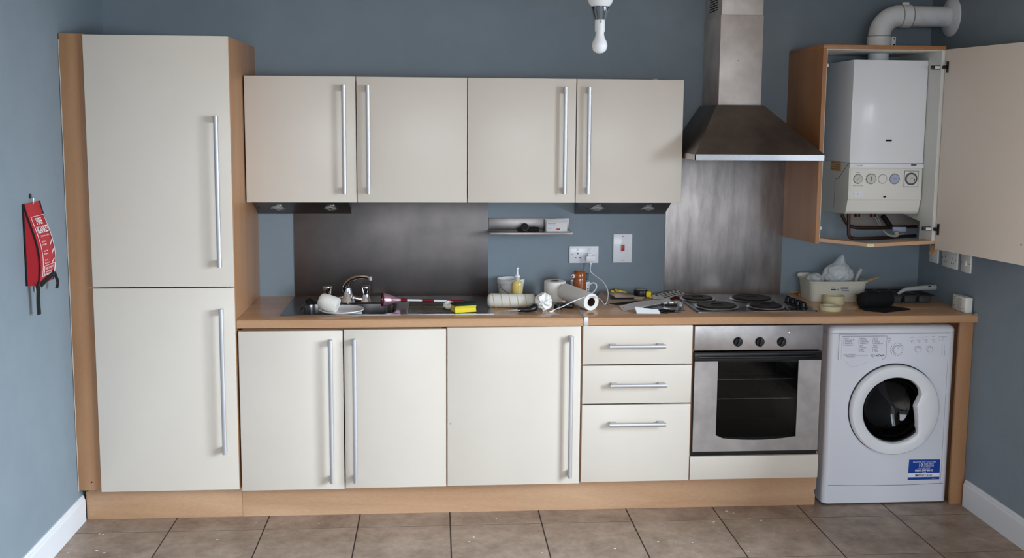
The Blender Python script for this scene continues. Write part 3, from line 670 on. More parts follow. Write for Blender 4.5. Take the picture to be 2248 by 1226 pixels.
# right wall plates
def plate_right(name, label, cat, py0z, y0, y1, z0, z1, mt_='white_ivory'):
    t = thing(name, label, cat, (RX, (y0+y1)/2, z0)); MB().box(RX-.009, RX-.0003, y0, y1, z0, z1, bev=.002).build('faceplate', mt_, t)
    return t
def pinr(t, y, z, wy, hz, mt_='black_matt', name='pin_slot'): MB().box(RX-.0095, RX-.0085, y-wy/2, y+wy/2, z-hz/2, z+hz/2).build(name, mt_, t)
sz0 = 1.092; sz1 = sz0+.086
t = plate_right('blank_plate', 'single ivory wall plate on the right wall, nearest the corner', 'wall plate', 0, -.214, -.128, sz0, sz1)
pinr(t, -.20, sz0+.043, .005, .005, 'grey_line', 'screw'); 
t = plate_right('double_socket', 'ivory double socket on the right wall below the open boiler door', 'socket', 0, -.405, -.259, sz0-.004, sz1-.004)
for yy in (-.295, -.367): pinr(t, yy, sz0+.046, .0045, .009); pinr(t, yy-.011, sz0+.022, .007, .0045); pinr(t, yy+.011, sz0+.022, .007, .0045)
pinr(t, -.397, sz0+.04, .005, .005, 'grey_line', 'screw'); pinr(t, -.267, sz0+.04, .005, .005, 'grey_line', 'screw')
t = plate_right('fused_switch', 'single ivory switch plate on the right wall, nearest the camera', 'switch', 0, -.528, -.442, sz0-.004, sz1-.004)
pinr(t, -.520, sz0+.040, .006, .006, 'grey_line', 'screw'); pinr(t, -.450, sz0+.040, .006, .006, 'grey_line', 'screw'); MB().box(RX-.013, RX-.009, -.495, -.475, sz0+.028, sz0+.052, bev=.001).build('rocker', 'white_ivory', t)
# ================================================================ BOILER CABINET
KY = -.46; bc = thing('boiler_cabinet', 'beech cabinet around the boiler with its cream door hanging open', 'cabinet', (3.49, -.23, 1.2))
lx = 3.2125; tk = .018
TLf = at(1807, 106, Y=KY); BLf = at(1790, 535, Y=KY); BLb = at(1716, 519, Y=0)
ztp = 2.112; xr = at(2077, 112, Y=KY).x
b = MB(); b.poly_prism([Vector(p) for p in ((lx, KY, BLf.z), (lx, KY, ztp), (lx, -.002, ztp), (lx, -.002, BLb.z))], (tk, 0, 0)); b.build('left_side', 'beech_dark', bc)
MB().box(lx+tk, xr, KY, KY+.001, ztp-.001, ztp).build('edge_strip', 'beech_z', bc)
MB().box(lx+.0, xr, KY-.001, -.002, ztp+.0003, ztp+.018, bev=.001).build('top_panel', 'beech_dark', bc)
MB().box(lx+tk+.0005, lx+tk+.003, KY+.002, -.003, BLf.z+.02, ztp-.001).build('left_lining', 'carcass_white', bc)
zbr = at(2050, 535, Y=KY).z
xi = xr-tk; nf = at(2019, 486, X=xi); nb = at(1985, 480, X=xi)   # rear corner cut away for the pipes
b = MB(); b.poly_prism([Vector(p) for p in ((xi, KY+.001, zbr+.002), (xi, KY+.001, ztp-.001), (xi, -.002, ztp-.001), (xi, -.002, nf.z+.035), (xi, nf.y, nf.z), (xi, nf.y, zbr+.002))], (tk-.0005, 0, 0)); rs = b.build('right_side', 'carcass_white', bc)
MB().box(lx+tk, xr-tk, KY+.004, -.003, ztp-.004, ztp-.0005).build('top_lining', 'carcass_white', bc)
# sagging bottom board, taped in the middle
p0 = at(1795, 531, Y=KY); p1 = at(1912, 541, Y=KY); p2 = at(2056, 533, Y=KY)
hh = .016
b = MB(); b.poly_prism([Vector(p) for p in ((lx+tk, KY, p0.z), (p1.x, KY, p1.z-.004), (xr-.001, KY, p2.z-.006), (xr-.001, KY, p2.z+hh-.006), (p1.x, KY, p1.z+hh-.004), (lx+tk, KY, p0.z+hh))], (0, .075, 0)); b.build('bottom_board', 'beech_x', bc)
c = at(1911, 538, Y=KY); MB().box(c.x-.017, c.x+.017, KY-.0012, KY-.0003, p1.z-.004, p1.z+.011).build('tape_patch', 'tape_side', bc)
for z in (at(1800, 500, Y=KY+.03).z, at(1811, 144, Y=KY+.03).z): MB().box(lx+tk+.003, lx+tk+.012, KY+.004, KY+.022, z-.007, z+.007, bev=.002).build('door_catch', 'white_plastic', bc)
# door swung open
dh = Vector((xr-.004, KY-.006, 0)); dw = .594; ang = math.atan2(-.985, .185)
z0d, z1d = at(2078, 547, Y=KY).z, at(2078, 109, Y=KY).z
q = Matrix.Translation((dh.x, dh.y, 0)) @ Matrix.Rotation(ang, 4, 'Z')
dob = MB().box(0, dw, 0, .018, z0d, z1d, bev=.0015, mtx=q).build('door', 'melamine', bc)
for py in (148, 503):
    z = at(2070, py, Y=KY).z; b = MB()
    b.box(-.060, -.012, .0, .012, -.009, .009, bev=.002, mtx=Matrix.Translation((xr-tk+.02, KY+.012-.0, z)) @ Matrix.Rotation(0, 4, 'Z'))
    hb = b.build('hinge', 'dark_steel', dob)
    b = MB(); b.box(.012, .026, -.004, 0, -.026, .026, bev=.001, mtx=q @ Matrix.Translation((0, 0, z))); b.box(-.004, .02, -.012, -.001, -.008, .008, bev=.002, mtx=q @ Matrix.Translation((0, 0, z))); b.build('hinge_cup', 'dark_steel', dob)
    MB().box(-.040, -.018, -.002, .002, -.006, .006, mtx=Matrix.Translation((xr-tk+.015, KY+.010, z))).build('hinge_cover', 'white_plastic', dob)
b = MB()
for (d_, z) in ((.02, z1d-.10), (.012, z0d+.09)): b.cyl(q @ Vector((d_, -.0006, z)), q @ Vector((d_, .001, z)), .003, seg=10)
b.cyl(q @ Vector((.545, -.0008, z0d+.085)), q @ Vector((.545, .001, z0d+.085)), .004, seg=10)
b.build('screw_holes', 'grey_line', dob)
c = at(2048, 540, Y=-.20); 
mt = Matrix.Translation((3.848, -.33, 1.197)) @ Matrix.Rotation(.35, 4, 'Y')
MB().box(-.010, .012, -.0015, .0015, -.045, .0, mtx=mt).build('loose_veneer', 'beech_dark', bc)
# ================================================================ BOILER
BY = -.34; bx0, bx1 = 3.407, 3.7655
bo = thing('boiler', 'white wall boiler with dials inside the open beech cabinet', 'boiler', (3.59, -.17, 1.35))
zt_ = 2.071; zmid = at(1950, 357.5, Y=BY).z; zbb = at(1940, 471, Y=BY).z
b = MB(); b.box(bx0, bx1, BY, -.005, zmid-.001, zt_, bev=.002); b.build('casing', 'white_gloss', bo)
# lower section with diagonal seam and curved underside
zq = at(1950, 438, Y=BY).z
b = MB(); n = 10
front = [(BY, zmid-.002), (BY-.002, zq), (BY+.003, zq-.006), (BY+.018, zbb+.012), (BY+.030, zbb)]
prof = [(-.005, zmid-.002)]+front+[(-.005, zbb-.012)]
b.poly_prism([Vector((bx0, y, z)) for y, z in prof], (bx1-bx0-.002, 0, 0)); b.build('lower_casing', 'white_ivory', bo, sharp=20)
b = MB(); b.tube([(bx0-.0003, BY, zmid), (bx0-.0003, BY+.002, zmid), (bx0-.0003, -.21, zmid-.085), (bx0-.0003, -.175, zmid-.085)], .0013, 6)
b.tube([(bx0-.0003, -.175, zmid-.085), (bx0-.0003, -.175, zbb+.02)], .0008, 6); b.build('seam', 'grey_line', bo)
# flap strip and control fascia
za = at(1950, 369, Y=BY).z
MB().box(bx0+.0, bx1+.002, BY-.006, BY+.002, za, zmid-.004, bev=.002).build('flap_ledge', 'white_gloss', bo)
fx0 = bx0+.008; fx1 = bx1-.008; 
MB().box(fx0, fx1, BY-.0035, BY+.001, zq+.004, za-.003, bev=.001).build('fascia', 'white_ivory', bo)
yf = BY-.0036
def disc(name, px, py, r, mt_, yy, d=.004, par=bo, seg=32, prof=None):
    c = at(px, py, Y=yy); b = MB(); b.lathe(prof or [(0, d), (r-.001, d), (r, d-.001), (r, 0)], seg, Matrix.Translation((c.x, yy, c.z)) @ Matrix.Rotation(PI/2, 4, 'X')); return b.build(name, mt_, par), c
for px, r, col, lab in ((1883.5, .0205, 'dial_face', ''), (1912, .022, 'dial_face', ''), (1937.5, .020, 'white_ivory', ''), (1964, .0225, 'dial_blue', '')):
    rg, c = disc('dial_ring', px, 393.3, r+.0025, 'grey_line' if col != 'white_ivory' else 'light_grey_line', yf, .0012)
    o, c = disc('dial', px, 393.3, r, col, yf-.0006, .0045 if col == 'dial_face' else .0022)
    if col != 'white_ivory':
        MB().box(-.0012, .0012, -.0008, 0, -.012, .012, mtx=Matrix.Translation((c.x, yf-.0052 if col == 'dial_face' else yf-.003, c.z)) @ Matrix.Rotation({1883.5: .7, 1912: 0.1, 1964: 1.55}[px], 4, 'Y')).build('pointer', 'old_seal' if px < 1900 else 'print_dark', o)
c = at(1912, 393.3, Y=yf); b = MB()
for k in range(16):
    a_ = -2.3+k*4.6/15; b.box(-.0009, .0009, -.0006, 0, .0255, .0285 if k % 2 else .030, mtx=Matrix.Translation((c.x, yf, c.z)) @ Matrix.Rotation(a_, 4, 'Y'))
b.build('dial_marks', 'print_dark', bo)
c = at(2000, 393, Y=yf); 
clk = MB().box(c.x-.0335, c.x+.0335, yf-.003, yf, c.z-.0365, c.z+.0365, bev=.001).build('timer_plate', 'white_ivory', bo)
b = MB()
for (u0, u1, v0, v1) in ((-.0345, .0345, .036, .0378), (-.0345, .0345, -.0378, -.036), (-.0345, -.033, -.037, .037), (.033, .0345, -.037, .037)): b.box(c.x+u0, c.x+u1, yf-.0035, yf-.0005, c.z+v0, c.z+v1)
b.build('timer_outline', 'grey_line', clk)
disc('timer_ring', 2000, 393, .030, 'grey_line', yf-.003, .004, clk); disc('timer_dial', 2000, 393, .022, 'dial_face', yf-.006, .004, clk)
b = MB(); b.box(c.x-.008, c.x+.006, yf-.0112, yf-.0102, c.z+.004, c.z+.007); b.box(c.x+.010, c.x+.014, yf-.0112, yf-.0102, c.z-.008, c.z-.001); b.build('timer_marks', 'print_dark', clk)
def slot(px, py, w_, h_, yy, mt_='black_matt', par=bo, name='slot'):
    c = at(px, py, Y=yy); MB().box(c.x-w_/2, c.x+w_/2, yy-.0006, yy+.001, c.z-h_/2, c.z+h_/2, bev=.0004 if min(w_, h_) < .004 else .0015).build(name, mt_, par)
slot(1951, 308.5, .030, .0085, BY-.0003); slot(1942, 432.5, .014, .007, yf); slot(2006, 362.5, .026, .008, BY-.0065, 'grey_line', bo, 'badge')
c = at(1888, 364, Y=BY-.006); b = MB(); b.box(c.x-.013, c.x+.013, BY-.0068, BY-.006, c.z-.003, c.z+.004); b.build('nameplate', 'white_gloss', bo)
text('Combi 80', (c.x, BY-.0070, c.z-.002), .007, 'print_grey', bo)
slot(1883.5, 426.5, .005, .005, yf, 'print_dark', bo, 'reset_button'); slot(1875, 426.5, .004, .005, yf, 'light_grey_line', bo, 'led')
c = at(1883.5, 409, Y=yf); text('MAINS HOT WATER', (c.x, yf-.0004, c.z), .0055, 'print_grey', bo); c = at(1883.5, 380, Y=yf); text('ON OFF', (c.x, yf-.0004, c.z), .0055, 'print_grey', bo); c = at(1964, 381, Y=yf); text('bar', (c.x, yf-.0004, c.z), .005, 'print_grey', bo)
c = at(1887, 427, Y=yf); MB().box(c.x-.03, c.x+.016, yf-.0002, yf+.0006, c.z-.014, c.z+.014).build('button_label', 'white_gloss', bo)
for py in (362, 372): pass
# yellow warning label on the left flank
c1_ = at(1824, 352, X=bx0-.0005); c2_ = at(1846, 377, X=bx0-.0005)
lb = MB().box(bx0-.0008, bx0-.0001, min(c1_.y, c2_.y), max(c1_.y, c2_.y), c2_.z, c1_.z).build('warning_label', 'label_yellow', bo)
ym = (c1_.y+c2_.y)/2; dzz = (c1_.z-c2_.z)
for k, s_ in enumerate(('WARNING', 'THIS APPLIANCE', 'MUST BE EARTHED', 'SERVICE YEARLY')):
    text(s_, (bx0-.001, ym, c1_.z-dzz*(.22+.22*k)), .009, 'orange_glaze', lb, 'left', width=abs(c1_.y-c2_.y)*.8)
# pipework under the boiler
pw = thing('boiler_pipes', 'dark copper pipes and wires below the boiler in the cabinet', 'pipes', (3.6, -.12, 1.22))
def pipe(pts, r, mt_='copper', name='pipe'): b = MB(); b.tube(sm(pts, 6), r, 12); b.build(name, mt_, pw)
Yp = -.20
pipe([at(1863, 470, Y=Yp), at(1863, 505, Y=Yp), at(1864, 518, Y=Yp), at(1870, 523, Y=Yp), at(1890, 524.5, Y=Yp), at(1950, 522, Y=Yp+.02), at(2010, 518, Y=Yp+.08)], .0085)
pipe([at(1848, 472, Y=-.12), at(1860, 492, Y=-.12), at(1880, 500, Y=-.12), at(1930, 500.5, Y=-.12), at(2012, 498, Y=-.08)], .0085)
pipe([at(1938, 474, Y=-.10), at(1948, 488, Y=-.10), at(1956, 500, Y=-.10)], .013, 'black_matt')
pipe([at(1920, 475, Y=-.07), at(1926, 487, Y=-.07), at(1931, 495, Y=-.07)], .0025, 'grey_plastic', 'wire'); pipe([at(1926, 475, Y=-.07), at(1930, 485, Y=-.07), at(1934, 495, Y=-.07)], .0025, 'grey_plastic', 'wire')
pipe([at(1938, 505, Y=-.22), at(1950, 515, Y=-.22), at(1964, 517, Y=-.22), at(1985, 513, Y=-.2)], .0025, 'grey_plastic', 'wire'); pipe([at(1940, 508, Y=-.23), at(1952, 518, Y=-.23), at(1968, 520, Y=-.23)], .0025, 'grey_plastic', 'wire')
c = at(1968, 514, Y=-.21); MB().cyl(c+Vector((0, 0, -.012)), c+Vector((0, 0, .012)), .011, seg=16).build('valve', 'old_seal', pw)
a = at(1962, 499, Y=-.19); c = at(1990, 509, Y=-.19); MB().box(a.x, c.x, -.19, -.17, c.z, a.z, bev=.002).build('wiring_block', 'dial_blue', pw).active_material
for px in (1882, 1916): c = at(px, 472, Y=-.16); MB().cyl((c.x, -.16, zbb-.004), (c.x, -.16, zbb-.028), .014, seg=16).build('pipe_nut', 'copper', pw)
# rough plaster patch and wall opening behind the pipes
a = at(1868, 476, Y=-.002); 
b = MB(); b.poly_prism([at(x, y, Y=-.003) for x, y in ((1845, 470), (2018, 470), (2018, 500), (1950, 500), (1880, 497), (1860, 487))], (0, .002, 0)); struct(b.build('trim_1', 'plaster'))
# ================================================================ FLUE
fe = thing('boiler_flue', 'white flue pipe bending from the boiler top to the right wall', 'flue pipe', (3.6, -.2, 2.0))
fyv = -.20; fr = .0515
fxc = (at(1904, 95, Y=fyv).x+at(1955, 95, Y=fyv).x)/2; fzc = (at(2040, 13, Y=fyv).z+at(2040, 60, Y=fyv).z)/2
rb = .095; path = [Vector((fxc, fyv, 2.072)), Vector((fxc, fyv, fzc-rb))]
for k in range(1, 13): a_ = PI/2*k/12; path.append(Vector((fxc+rb-rb*math.cos(a_), fyv, fzc-rb+rb*math.sin(a_))))
b = MB(); b.tube([path[0], path[1]], fr*.93, 32); b.build('vertical_pipe', 'flue_white', fe)
b = MB(); b.tube([Vector((fxc, fyv, fzc-rb-.03))]+path[1:]+[Vector((fxc+rb+.03, fyv, fzc))], fr, 32); b.build('elbow', 'flue_white', fe, sharp=60)
b = MB(); b.tube([Vector((fxc+rb, fyv, fzc)), Vector((RX-.001, fyv, fzc))], fr*.95, 32); b.build('horizontal_pipe', 'flue_white', fe)
zcl = at(1930, 92, Y=fyv).z
b = MB(); b.cyl((fxc, fyv, zcl-.022), (fxc, fyv, zcl+.024), fr+.004, seg=36, bev=.002); b.box(fxc+fr, fxc+fr+.020, fyv-.025, fyv-.020, zcl-.022, zcl+.022); cl = b.build('clamp', 'flue_white', fe)
b = MB(); 
for z in (-.014, .014): b.cyl((fxc+fr+.012, fyv-.0258, zcl+z), (fxc+fr+.012, fyv-.0245, zcl+z), .004, seg=10)
b.build('bolt_holes', 'black_matt', cl)
b = MB(); b.cyl((fxc+rb+.005, fyv, fzc), (fxc+rb+.05, fyv, fzc), fr+.004, seg=36, bev=.002); b.box(fxc+rb+.012, fxc+rb+.042, fyv-.008, fyv+.008, fzc+fr, fzc+fr+.014, bev=.002); b.build('clamp', 'flue_white', fe)
b = MB(); b.tube([Vector((fxc+rb+.002+.0, fyv+math.cos(a_)*(fr+.002), fzc+math.sin(a_)*(fr+.002))) for a_ in [2*PI*k/36 for k in range(37)]], .0022, 6, cap=False); b.tube([Vector((fxc+rb+.053, fyv+math.cos(a_)*(fr+.001), fzc+math.sin(a_)*(fr+.001))) for a_ in [2*PI*k/36 for k in range(37)]], .0018, 6, cap=False)
b.tube([Vector((fxc+math.cos(a_)*(fr+.002), fyv+math.sin(a_)*(fr+.002), zcl+.026)) for a_ in [2*PI*k/36 for k in range(37)]], .002, 6, cap=False); b.build('seal_line', 'old_seal', fe)
b = MB(); q = Matrix.Translation((RX-.001, fyv, fzc)) @ Matrix.Rotation(-PI/2, 4, 'Y'); b.lathe([(fr*.9, 0), (.094, 0), (.092, .006), (.075, .014), (.060, .018), (fr*.93, .019)], 40, q); b.build('wall_flange', 'flue_white', fe)
# ================================================================ WASHING MACHINE
WY = -.560; wx0, wx1 = 3.262, 3.8635; wz0, wz1 = .008, .852
wm = thing('washing_machine', 'white front-loading washing machine under the worktop', 'washing machine', ((wx0+wx1)/2, -.29, 0))
cc = at(1961, 899, Y=WY); DX, DZ = cc.x, cc.z
def hole_front(b, x0, x1, z0, z1, r, y, n=72):
    A = []; B = []
    for k in range(n):
        a_ = 2*PI*k/n; dx, dz = math.cos(a_), math.sin(a_)
        s_ = min([(x1-DX)/dx if dx > 1e-9 else 1e9, (x0-DX)/dx if dx < -1e-9 else 1e9, (z1-DZ)/dz if dz > 1e-9 else 1e9, (z0-DZ)/dz if dz < -1e-9 else 1e9])
        A.append(Vector((DX+dx*r, y, DZ+dz*r))); B.append(Vector((DX+dx*s_, y, DZ+dz*s_)))
    for c_ in ((x0, z0), (x1, z0), (x1, z1), (x0, z1)):
        k = min(range(n), key=lambda i: (B[i].x-c_[0])**2+(B[i].z-c_[1])**2); B[k] = Vector((c_[0], y, c_[1]))
    loft(b, [A, B])
zpan = at(1960, 792, Y=WY).z; zk0 = at(1940, 1066, Y=WY).z
b = MB(); rc = .028
# body shell as a rounded-corner tube (plan view), open front filled by panels
plan = [(wx1, -.03), (wx1, WY+rc)]+[(wx1-rc+rc*math.cos(a_), WY+rc-rc*math.sin(a_)) for a_ in [PI/2*k/6 for k in range(1, 7)]]
planL = [(wx0+rc-rc*math.sin(a_), WY+rc-rc*math.cos(a_)) for a_ in [PI/2*k/6 for k in range(0, 7)]]+[(wx0, -.03)]
for pl_ in (plan, planL):
    A = [Vector((x, y, wz0)) for x, y in pl_]; B = [Vector((x, y, wz1-.035)) for x, y in pl_]
    va = [b.bm.verts.new(p) for p in A]; vb = [b.bm.verts.new(p) for p in B]
    for k in range(len(A)-1): b.bm.faces.new((va[k], va[k+1], vb[k+1], vb[k]))
b.quad((wx0, -.03, wz0), (wx1, -.03, wz0), (wx1, -.03, wz1-.035), (wx0, -.03, wz1-.035)); b.quad((wx0+.01, WY+.02, wz0), (wx1-.01, WY+.02, wz0), (wx1-.01, -.03, wz0), (wx0+.01, -.03, wz0))
b.quad((wx0+rc-.0005, WY, zpan), (wx1-rc+.0005, WY, zpan), (wx1-rc+.0005, WY, wz1-.035), (wx0+rc-.0005, WY, wz1-.035))
hole_front(b, wx0+rc-.0005, wx1-rc+.0005, zk0, zpan, .172, WY)
b.build('body', 'white_appliance', wm)
# lid with rounded edges
b = MB(); xx0, xx1, yy0, yy1 = wx0, wx1, WY, -.03
loft(b, [[Vector((x, y, z)) for x, y in rrect(xx0+i, xx1-i, yy0+i, yy1-i, rc)] for i, z in ((0, wz1-.035), (0, wz1-.022), (.004, wz1-.010), (.014, wz1-.002), (.03, wz1))], closelast=True, closefirst=True)
b.build('lid', 'white_appliance', wm, sharp=60)
b = MB(); b.tube([Vector((x, y, wz1-.035)) for x, y in planL[::-1]+plan[::-1]], .0009, 6); b.tube([(at(2083, 750, Y=WY).x, WY-.0002, wz1-.035), (at(2083, 750, Y=WY).x, WY-.0002, zk0)], .0007, 6); b.build('seam', 'light_grey_line', wm)
# control fascia: bulges a little, lower edge bowed
px0 = at(1841, 750, Y=WY).x; px1 = at(2082, 750, Y=WY).x; pzt = wz1-.0365
b = MB(); N = 24; pf = WY-.010
low = [(px0+(px1-px0)*k/N, zpan+(.004*(2*k/N-1)**2)+(.002 if k < 2 else 0)) for k in range(N+1)]
b.poly_prism([Vector((x, WY+.001, z)) for x, z in low]+[Vector((px1, WY+.001, pzt)), Vector((px0, WY+.001, pzt))], (0, -.011, 0)); fas = b.build('control_panel', 'white_appliance', wm)
def dr_(px, py): c_ = at(px, py, Y=pf); return c_.x, c_.z
x0, z1_ = dr_(1848, 739); x1, z0_ = dr_(1944, 789)
drw = MB(); drw.poly_prism([Vector((x, pf+.001, z)) for x, z in ((x0, z0_+.002), (x1-.018, z0_), (x1-.006, z0_+.004), (x1, z0_+.016), (x1, z1_), (x0, z1_))], (0, -.004, 0)); drawer = drw.build('detergent_drawer', 'white_appliance', wm)
b = MB(); yy = pf-.0032; b.tube([(x0, yy, z1_), (x1, yy, z1_), (x1, yy, z0_+.016), (x1-.006, yy, z0_+.004), (x1-.018, yy, z0_)], .0008, 5); b.build('drawer_edge', 'grey_line', drawer)
# drawer finger scoop under the panel
c = at(1878, 795, Y=WY); b = MB(); b.tube(sm([(c.x-.045, WY-.001, zpan), (c.x-.03, WY-.002, zpan-.020), (c.x-.005, WY-.002, zpan-.028), (c.x+.03, WY-.002, zpan-.018), (c.x+.06, WY-.001, zpan-.004)]), .0016, 6); b.build('finger_scoop', 'white_appliance', wm)
# printing on the drawer
yt = pf-.0034
def pr_text(s_, px, py, size, par=drawer, mt_='print_grey', al='LEFT', w_=None, y_=None):
    c_ = at(px, py, Y=y_ or yt); return text(s_, (c_.x, (y_ or yt), c_.z), size, mt_, par, 'front', 'printing', width=w_, align=al)
cols = ((1851, ['  Cotton', '1  Heavy duty 90', '2  Normal 60', '3  Standard 60', '4  Coloured 40']), (1884.5, ['  Synthetics', '5  Cotton 60', '6  Coloured 40', '7  Delicate 30']), (1915, ['  Eco 15', '8  Wool', '9  Delicates', '10 Everyday mix']))
for px, ls in cols:
    for k, s_ in enumerate(ls): pr_text(s_, px, 744.6+k*3.75, .0075)
for px, ls in ((1884.5, ['  Sport', '11 Intensive', '12 Light', '13 Shoes']), (1915, ['  Partial', 'A  Rinse', 'B  Spin', 'C  Drain'])):
    for k, s_ in enumerate(ls): pr_text(s_, px, 760.8+k*3.9, .0075)
pr_text('6 kg  1200 rpm', 1853, 780, .0085); pr_text('Water balance', 1857, 784.8, .007)
b = MB(); a = at(1851, 781.2, Y=yt); c = at(1905, 781, Y=yt); b.box(a.x, c.x, yt-.0002, yt+.0006, a.z-.0005, a.z+.0003); b.build('print_line', 'print_grey', drawer)
# maker's logo: circled i and wordmark
c = at(1916.5, 781, Y=yt); b = MB(); b.lathe([(.0065, 0), (.0078, 0), (.0078, .0004), (.0065, .0004)], 28, Matrix.Translation((c.x, yt+.0004, c.z)) @ Matrix.Rotation(PI/2, 4, 'X')); b.box(c.x-.0007, c.x+.0007, yt-.0003, yt+.0004, c.z-.0035, c.z+.0018); b.box(c.x-.0007, c.x+.0007, yt-.0003, yt+.0004, c.z+.003, c.z+.0044); b.build('logo', 'print_dark', drawer)
a = at(1922, 783.2, Y=yt); o = text('inDesit', (a.x+.0005, yt, a.z), .0155, 'print_dark', drawer, 'front', 'wordmark', align='LEFT', width=.0415, bold=.0002)
# programme knob and small knobs
def knob(px, py, r, h_, par=wm, y_=pf, name='knob'):
    c_ = at(px, py, Y=y_); q_ = Matrix.Translation((c_.x, y_, c_.z)) @ Matrix.Rotation(PI/2, 4, 'X')
    o_ = MB().lathe([(r+.0012, 0), (r+.0012, .001), (r, .0015), (r-.001, h_-.002), (r-.003, h_), (0, h_)], 36, q_).build(name, 'white_appliance', par)
    MB().lathe([(r+.0026, .0), (r+.0026, .0006), (r+.0012, .0006)], 36, q_).build('knob_ring', 'light_grey_line', o_)
    MB().box(c_.x-.0008, c_.x+.0008, y_-h_-.0006, y_-h_, c_.z+r*.3, c_.z+r*.85).build('knob_mark', 'light_grey_line', o_); return c_
c = knob(1968.5, 767.5, .0195, .014)
b = MB()
for k in range(16):
    a_ = k*PI/8+.15; x = c.x+.0295*math.sin(a_); z = c.z+.0295*math.cos(a_); b.box(x-.0013, x+.0013, pf-.0003, pf+.0004, z-.0017, z+.0017)
b.build('programme_marks', 'print_dark', wm)
for px in (2014.5, 2040.5):
    c = knob(px, 767, .0125, .010); b = MB()
    for k in range(8): a_ = k*PI/4; x = c.x+.0195*math.sin(a_); z = c.z+.0195*math.cos(a_); b.box(x-.0012, x+.0012, pf-.0003, pf+.0004, z-.001, z+.001)
    b.build('programme_marks', 'print_grey', wm)
for px, py, r in ((1953.5, 750, .0065), (2003, 750, .006), (2019, 749.5, .006), (2034, 749, .006), (2050, 748.5, .006), (2070, 745.5, .005)):
    c = at(px, py, Y=pf); q = Matrix.Translation((c.x, pf, c.z)) @ Matrix.Rotation(PI/2, 4, 'X')
    o = MB().lathe([(r, 0), (r-.001, .003), (0, .0035)], 20, q).build('push_button', 'white_appliance', wm); MB().lathe([(r+.0008, 0), (r+.0008, .0004), (r, .0004)], 20, q).build('button_ring', 'light_grey_line', o)
for px, py, s_ in ((1950.5, 744.2, 'ON/OFF'), (1999, 742, 'Time saver'), (2017.5, 741.4, 'Extra rinse'), (2033, 741, 'Easy iron'), (2049, 740.6, 'Delay')): pr_text(s_, px-3, py, .0055, wm, y_=pf-.0002)
pr_text('START/PAUSE', 2061, 741.3, .0062, wm, 'print_dark', y_=pf-.0002)
b = MB()
for k, py in enumerate((758.5, 763, 767, 771.5, 775.5, 779.5)):
    for px in (2068, 2073.5): c = at(px, py, Y=pf); b.box(c.x-.0016, c.x+.0016, pf-.0003, pf+.0004, c.z-.001, c.z+.001)
for px in (1997.5, 2013, 2028.5, 2044.5, 2062.5): c = at(px, 746.8, Y=pf); b.box(c.x-.001, c.x+.001, pf-.0003, pf+.0004, c.z-.001, c.z+.001)
b.build('indicator_marks', 'print_dark', wm)
# porthole door
def rin(th):
    th = math.degrees(th); th = (th+180) % 360-180
    K = [(-180, 1), (-46, 1), (-40, .93), (-36, .86), (-24, .745), (-12, .67), (0, .63), (9, .615), (16, .65), (26, .78), (32, .90), (46, .965), (62, 1), (180, 1)]
    for (a, u), (c_, v) in zip(K, K[1:]):
        if a <= th <= c_: return u+(v-u)*(th-a)/(c_-a)
    return 1
RO, RI = .2125, .1535
b = MB(); n = 240; ringsd = []
for f_, y_ in ((0, WY-.002), (0.0, WY-.018), (.04, WY-.026), (.12, WY-.031), (.45, WY-.033), (.80, WY-.031), (.93, WY-.026), (1.0, WY-.012), (1.0, WY+.002)):
    rg = []
    for k in range(n):
        a_ = 2*PI*k/n; ri = RI*rin(a_); r = RO+(ri-RO)*f_; rg.append(Vector((DX+r*math.cos(a_), y_, DZ+r*math.sin(a_))))
    ringsd.append(rg)
loft(b, ringsd); wd = b.build('porthole_door', 'white_gloss', wm, sharp=40)
b = MB(); b.lathe([(RO-.004, 0), (RO+.0035, 0), (RO+.0035, .0035), (RO-.004, .0035)], 72, Matrix.Translation((DX-.001, WY, DZ+.002)) @ Matrix.Rotation(PI/2, 4, 'X')); b.build('door_gap', 'print_dark', wd)
b = MB(); q = Matrix.Translation((DX, WY-.012, DZ)) @ Matrix.Rotation(PI/2, 4, 'X'); b.lathe([(.1545, .0), (.150, .001), (.142, -.008), (.130, -.045), (.112, -.080), (.07, -.098), (0, -.104)], 56, q); b.build('porthole_glass', 'glass_porthole', wd)
b = MB(); b.lathe([(.150, -.004), (.139, -.030), (.134, -.030), (.146, -.004)], 56, q); b.build('inner_ring', 'black_plastic', wd)
# black rubber gasket and steel drum
b = MB(); q = Matrix.Translation((DX, WY+.012, DZ)) @ Matrix.Rotation(-PI/2, 4, 'X'); b.lathe([(.172, -.008), (.165, 0), (.16, .01), (.165, .03), (.155, .05), (.165, .07)], 48, q); b.build('gasket', 'black_plastic', wm)
b = MB(); b.lathe([(.165, .062), (.225, .075), (.235, .10), (.235, .36), (.20, .375), (.05, .385), (0, .38)], 48, q); drum = b.build('drum', 'steel_dull', wm)
b = MB()
for k in range(3):
    a_ = 2*PI*k/3+.5; c_ = Vector((DX+.215*math.cos(a_), 0, DZ+.215*math.sin(a_))); inn_ = Vector((DX+.165*math.cos(a_), 0, DZ+.165*math.sin(a_)))
    b.tube([(inn_.x, WY+.12, inn_.z), (inn_.x, WY+.36, inn_.z)], .028, 12)
b.build('drum_paddle', 'steel', drum)
b = MB()
for ri_ in range(7):
    for k in range(40):
        a_ = 2*PI*(k+.5*(ri_ % 2))/40; x = DX+.2345*math.cos(a_); z = DZ+.2345*math.sin(a_); y = WY+.14+ri_*.035
        b.box(x-.0025, x+.0025, y-.002, y+.002, z-.0025, z+.0025)
o = b.build('drum_holes', 'black_matt', drum); o['kind'] = 'stuff'
